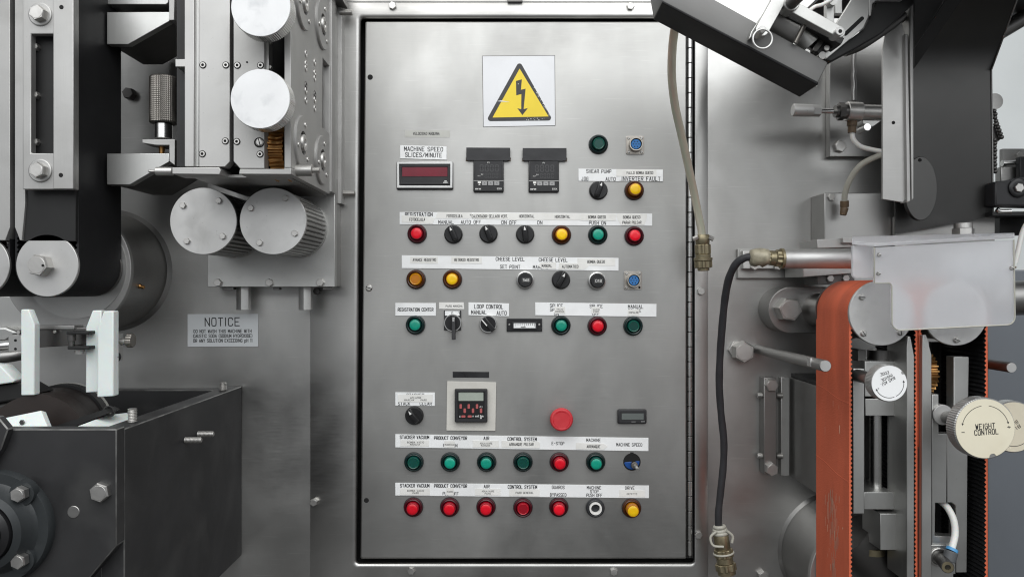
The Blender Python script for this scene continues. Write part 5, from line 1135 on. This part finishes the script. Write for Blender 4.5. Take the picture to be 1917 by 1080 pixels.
fp_('void_shade', [(1744, 640), (1850, 640), (1850, 1090), (1744, 1090)], 158, 150, black_steel, 0)  # black sheet painting the shade of the void behind the belts
g = G(); g.rod(W(1590, 1000, 175), W(1700, 1105, 175), .042, n=40); obj('cross_roller', g, dull, bf_, angle=30)
fp_('fitting_block', [(1740, 1020), (1785, 1020), (1785, 1085), (1740, 1085)], 262, 258.3)
# air fitting
af = thing('air_fitting', W(1770, 1060, 260), 'white air tube with blue collar on a grey elbow fitting', 'fitting')
g = G(); g.tube([W(1762, 938, 240), W(1774, 950, 252), W(1785, 972, 262), W(1788, 998, 268), W(1783, 1022, 274), W(1781, 1030, 276)], .0051, n=14); obj('air_tube', g, tubing, af, angle=60)
g = G(); g.rod(W(1783, 1026, 276), W(1781, 1031, 277), .0086); obj('blue_collar', g, mat('light_blue', (.09, .33, .62), 0, .4), af)
g = G(); g.rod(W(1781, 1031, 277), W(1776, 1050, 279), .0098, .0090); obj('elbow', g, mat('grey_elbow', (.10, .105, .11), 0, .45), af, .001)
g = G(); g.rod(W(1758, 1041, 258), W(1774, 1061, 300), .0092, n=24); obj('stub', g, dull, af, angle=30); g = G(); q = W(1774, 1061, 300); g.lathe([(.0080, 0), (.0080, .001), (.0042, .0012), (.004, -.002)], q, W(1774, 1061, 300)-W(1758, 1041, 258), 24); obj('stub_face', g, olive, af)
g = G(); g.torus(W(1757, 1042, 262), (0, 1, 0), .0125, .0022); obj('seal', g, boltm, af, angle=60)

# ---------------------------------------------------------------- hand knobs with lettering
def hand_knob(px, py, r, d1, base_d, face, lab, texts, th=22, arcs=(), notch=None):
    t = thing('hand_knob', W(px, py, base_d), lab, 'knob', 'round lettered hand knobs')
    o = W(px, py, d1); rr = S(r*1.03, d1)
    g = G(); g.lathe([(rr*.97, .0006), (rr, .0022), (rr, th/1000-.002), (rr*.97, th/1000)], o, (0, 1, 0), 160, mod=lambda i: 1 if i % 2 else .988); obj('knurled_rim', g, silver, t, angle=12)
    g = G()
    if notch is not None: pts = arc(px, py, r*.985, notch+7, notch+353, 70)+arc(px+r*math.cos(R(notch)), py+r*math.sin(R(notch)), r*.12, notch+100, notch+260, 6)[::-1][::-1]
    else: pts = arc(px, py, r*.985, 0, 355, 71)
    if notch is not None: pts = arc(px, py, r*.985, notch+7, notch+353, 70)+arc(px+r*math.cos(R(notch))*.985, py+r*math.sin(R(notch))*.985, r*.12, notch-100, notch-260, 6)
    g.prism(pts, d1+.4, d1-.7); obj('face_label', g, face, t)
    g = G(); g.lathe([(.0095, th/1000), (.0095, (d1-base_d)/1000)], o, (0, 1, 0), 24); obj('shaft', g, steel_dark, t)
    if texts: letters(t, texts, d1+.5)
    if arcs:
        g = G()
        for cx, cy, ra, a0, a1, head in arcs:
            A = arc(cx, cy, ra+.55, a0, a1, 18); B = arc(cx, cy, ra-.55, a0, a1, 18)
            for i in range(18):
                g.bm.faces.new([g.bm.verts.new(W(*q, d1+.5)) for q in (A[i], A[i+1], B[i+1], B[i])])
            ae = a1+(6 if a1 > a0 else -6)*40/ra
            T = [arc(cx, cy, ra, ae, ae, 1)[0], arc(cx, cy, ra+2.2, a1, a1, 1)[0], arc(cx, cy, ra-2.2, a1, a1, 1)[0]]
            g.bm.faces.new([g.bm.verts.new(W(*q, d1+.55)) for q in T])
        me_o = obj('direction_arrow', g, ink, t, smooth=False)
    return t
hand_knob(1844.5, 802, 56, 360, 256, cream, 'large cream faced hand knob lettered WEIGHT CONTROL',
          [('WEIGHT', 1844.5, 797.5, 9.4, 36, {'rot': 4, 'pen': .15}), ('CONTROL', 1846.5, 808.5, 9.4, 44, {'rot': 4, 'pen': .15}), ('-', 1803, 809, 8, 7), ('+', 1889, 799, 8, 7, {'rot': 6})], 24,
          [(1845, 803, 44, -100, -166, 1), (1845, 803, 44, -82, -18, 1)], 75)
hand_knob(1665, 717.5, 33.5, 360, 256, label_m, 'white faced hand knob with upside down BIAS ADJ. INSIDE EDGE lettering',
          [('EDGE', 1656, 699, 5, 16, {'rot': 196}), ('INSIDE', 1660.5, 707, 5, 23, {'rot': 196+12}), ('BIAS ADJ.', 1662.5, 714, 5, 29, {'rot': 196+14}), ('+', 1644.5, 727, 4, 4)], 22,
          [(1665, 717.5, 27, 70, 150, 1), (1665, 717.5, 27, 62, -4, 1)], -38)
hand_knob(1898, 799, 47, 170, -425, cream, 'cream faced hand knob half hidden behind the WEIGHT CONTROL knob',
          [('B', 1903, 790, 6, 5, {'rot': 215}), ('BI', 1906, 799, 6, 9, {'rot': 215})], 22, [(1898, 799, 36, 20, 105, 1)])

# ---------------------------------------------------------------- frosted guard
gd = thing('frosted_guard', W(1770, 615, 300), 'frosted translucent plastic guard over the orange belt pulleys', 'guard')
def gpoly(x0, y0, x1, y1): return None
front = [(1637, 463), (1898, 449)]+[(1900, 590)]+arc(1885, 593, 15, 0, 90, 6)+arc(1685, 603, 15, 90, 180, 6)+[(1669.5, 536)]+arc(1664, 535, 5, 0, -90, 3)+[(1637, 530)]
g = G(); g.prism(front, 330, 324); fg = obj('front_sheet', g, frost, gd, .0012)
g = G(); q = front[1:]+front[:1]; g.tube([W(x, y, 330.4) for x, y in q], .0011, n=6, sub=1); obj('edge_gleam', g, tie_m, gd, angle=60)  # pale bead added to paint the bright gleam along the edge
g = G(); g.prism([(1596, 460), (1636, 459), (1637, 521)]+arc(1604, 513, 8, 90, 180, 4), 314, 308); obj('side_tab', g, frost, gd, .001)
g = G(); P_ = [W(1595, 458, 314), W(1637, 462, 331), W(1899, 446, 331), W(1899, 442, 230), W(1595, 449, 230)]
g.loft([P_, [v+Vector((0, 0, .005)) for v in P_]]); obj('top_sheet', g, frost, gd, .0008)
for x, y in ((1645, 477), (1644, 512), (1893, 502)): slotted(gd, x, y, 4, 330, 30, 3)

# ---------------------------------------------------------------- far right bits
g = G(); g.box((.905, -.14, -1.0), (.95, -.10, .62)); obj('support_post', g, steel_dark, None, .002, label='square steel post just beyond the right picture edge', cat='post')
dc = thing('roller_chain', W(1866, 320, 60), 'dark roller chain on a small sprocket beside the chute', 'chain')
g = G(); g.cyl(1863, 190, 15, 80, 70, 30); obj('sprocket', g, steel_dark, dc)
pts = [(1861+2*i*.35+(i % 2)*1.2, 208+6.3*i) for i in range(5)]+[(1866+(i)*2.2, 232+6.3*i) for i in range(5)]+[(1861.5+(i % 2), 262+6.6*i) for i in range(10)]
def m_link():
    g = G(); g.lathe([(.0016, -.0036), (.0034, -.0024), (.0038, 0), (.0034, .0024), (.0016, .0036)], (0, 0, 0), (1, 0, 0), 12); return finish(g, 'chain_roller', dull, angle=60)
for x, y in pts: inst('chain_roller', 'lnk', m_link, dc, W(x, y, 84))
g = G(); g.prism([(1860, 236), (1870, 236), (1877, 258), (1868, 266), (1860, 262)], 78, 72); obj('guide_shoe', g, dull, dc, .001)
sw = thing('limit_switch', W(1895, 390, 50), 'black lever switch on a pale plate at the right edge', 'switch')
g = G(); g.rect(1877, 278.5, 1960, 350, 60, 50); obj('back_plate', g, alu, sw, .001); bolt(sw, 1906, 292, 7, 60, 6, 20)
g = G(); g.rod(W(1882, 305.5, 80), W(1925, 304, 80), .0046); g.rod(W(1876, 306, 80), W(1882, 306, 80), .0056); obj('actuator', g, chrome, sw)
g = G(); g.rect(1874, 312, 1930, 345, 78, 60); obj('switch_body', g, steel_dark, sw, .002)
g = G(); g.prism([(1862, 340), (1890, 337), (1912, 331), (1960, 331), (1960, 388), (1862, 386)], 120, 90); lv = obj('lever', g, bl_matte, sw, .004)
g = G(); g.lathe([(.0165, 0), (.0165, .003), (.015, .004), (.011, .004)], W(1905, 352, 120), OUT, 28); obj('pivot_ring', g, bl_plastic, sw); bolt(sw, 1906, 352, 9, 123, 5, 10)
g = G(); g.rect(1909, 293, 1960, 338, 96, 84); obj('upper_lever', g, bl_matte, sw, .002)
g = G(); g.tube([W(1866, 392, 110), W(1872, 396, 110), W(1892, 396, 110)], .0042); obj('return_pin', g, chrome, sw, angle=60)
g = G(); g.rect(1858, 396, 1960, 404, 110, 60); g.rect(1872, 405, 1960, 440, 60, 40); obj('support_bar', g, black_steel, sw, .001)
g = G(); g.rod(W(1870, 62, 120), W(1960, 8, 140), .013); obj('stay_rod', g, steel_dark, None, label='grey stay rod crossing the top right corner behind the chute', cat='rod')
g = G(); g.rod(W(1846, 560, 100), W(1960, 556, 100), .030, n=36); obj('idler_roller', g, steel_dark, None, label='steel roller end right of the frosted guard', cat='roller', angle=30)
g = G(); g.tube([W(1898, 500, 200), W(1906, 470, 190), W(1916, 430, 180), W(1935, 400, 170)], .004); obj('thin_tube', g, tubing, None, angle=60, label='thin pale tube rising beside the frosted guard', cat='tube')
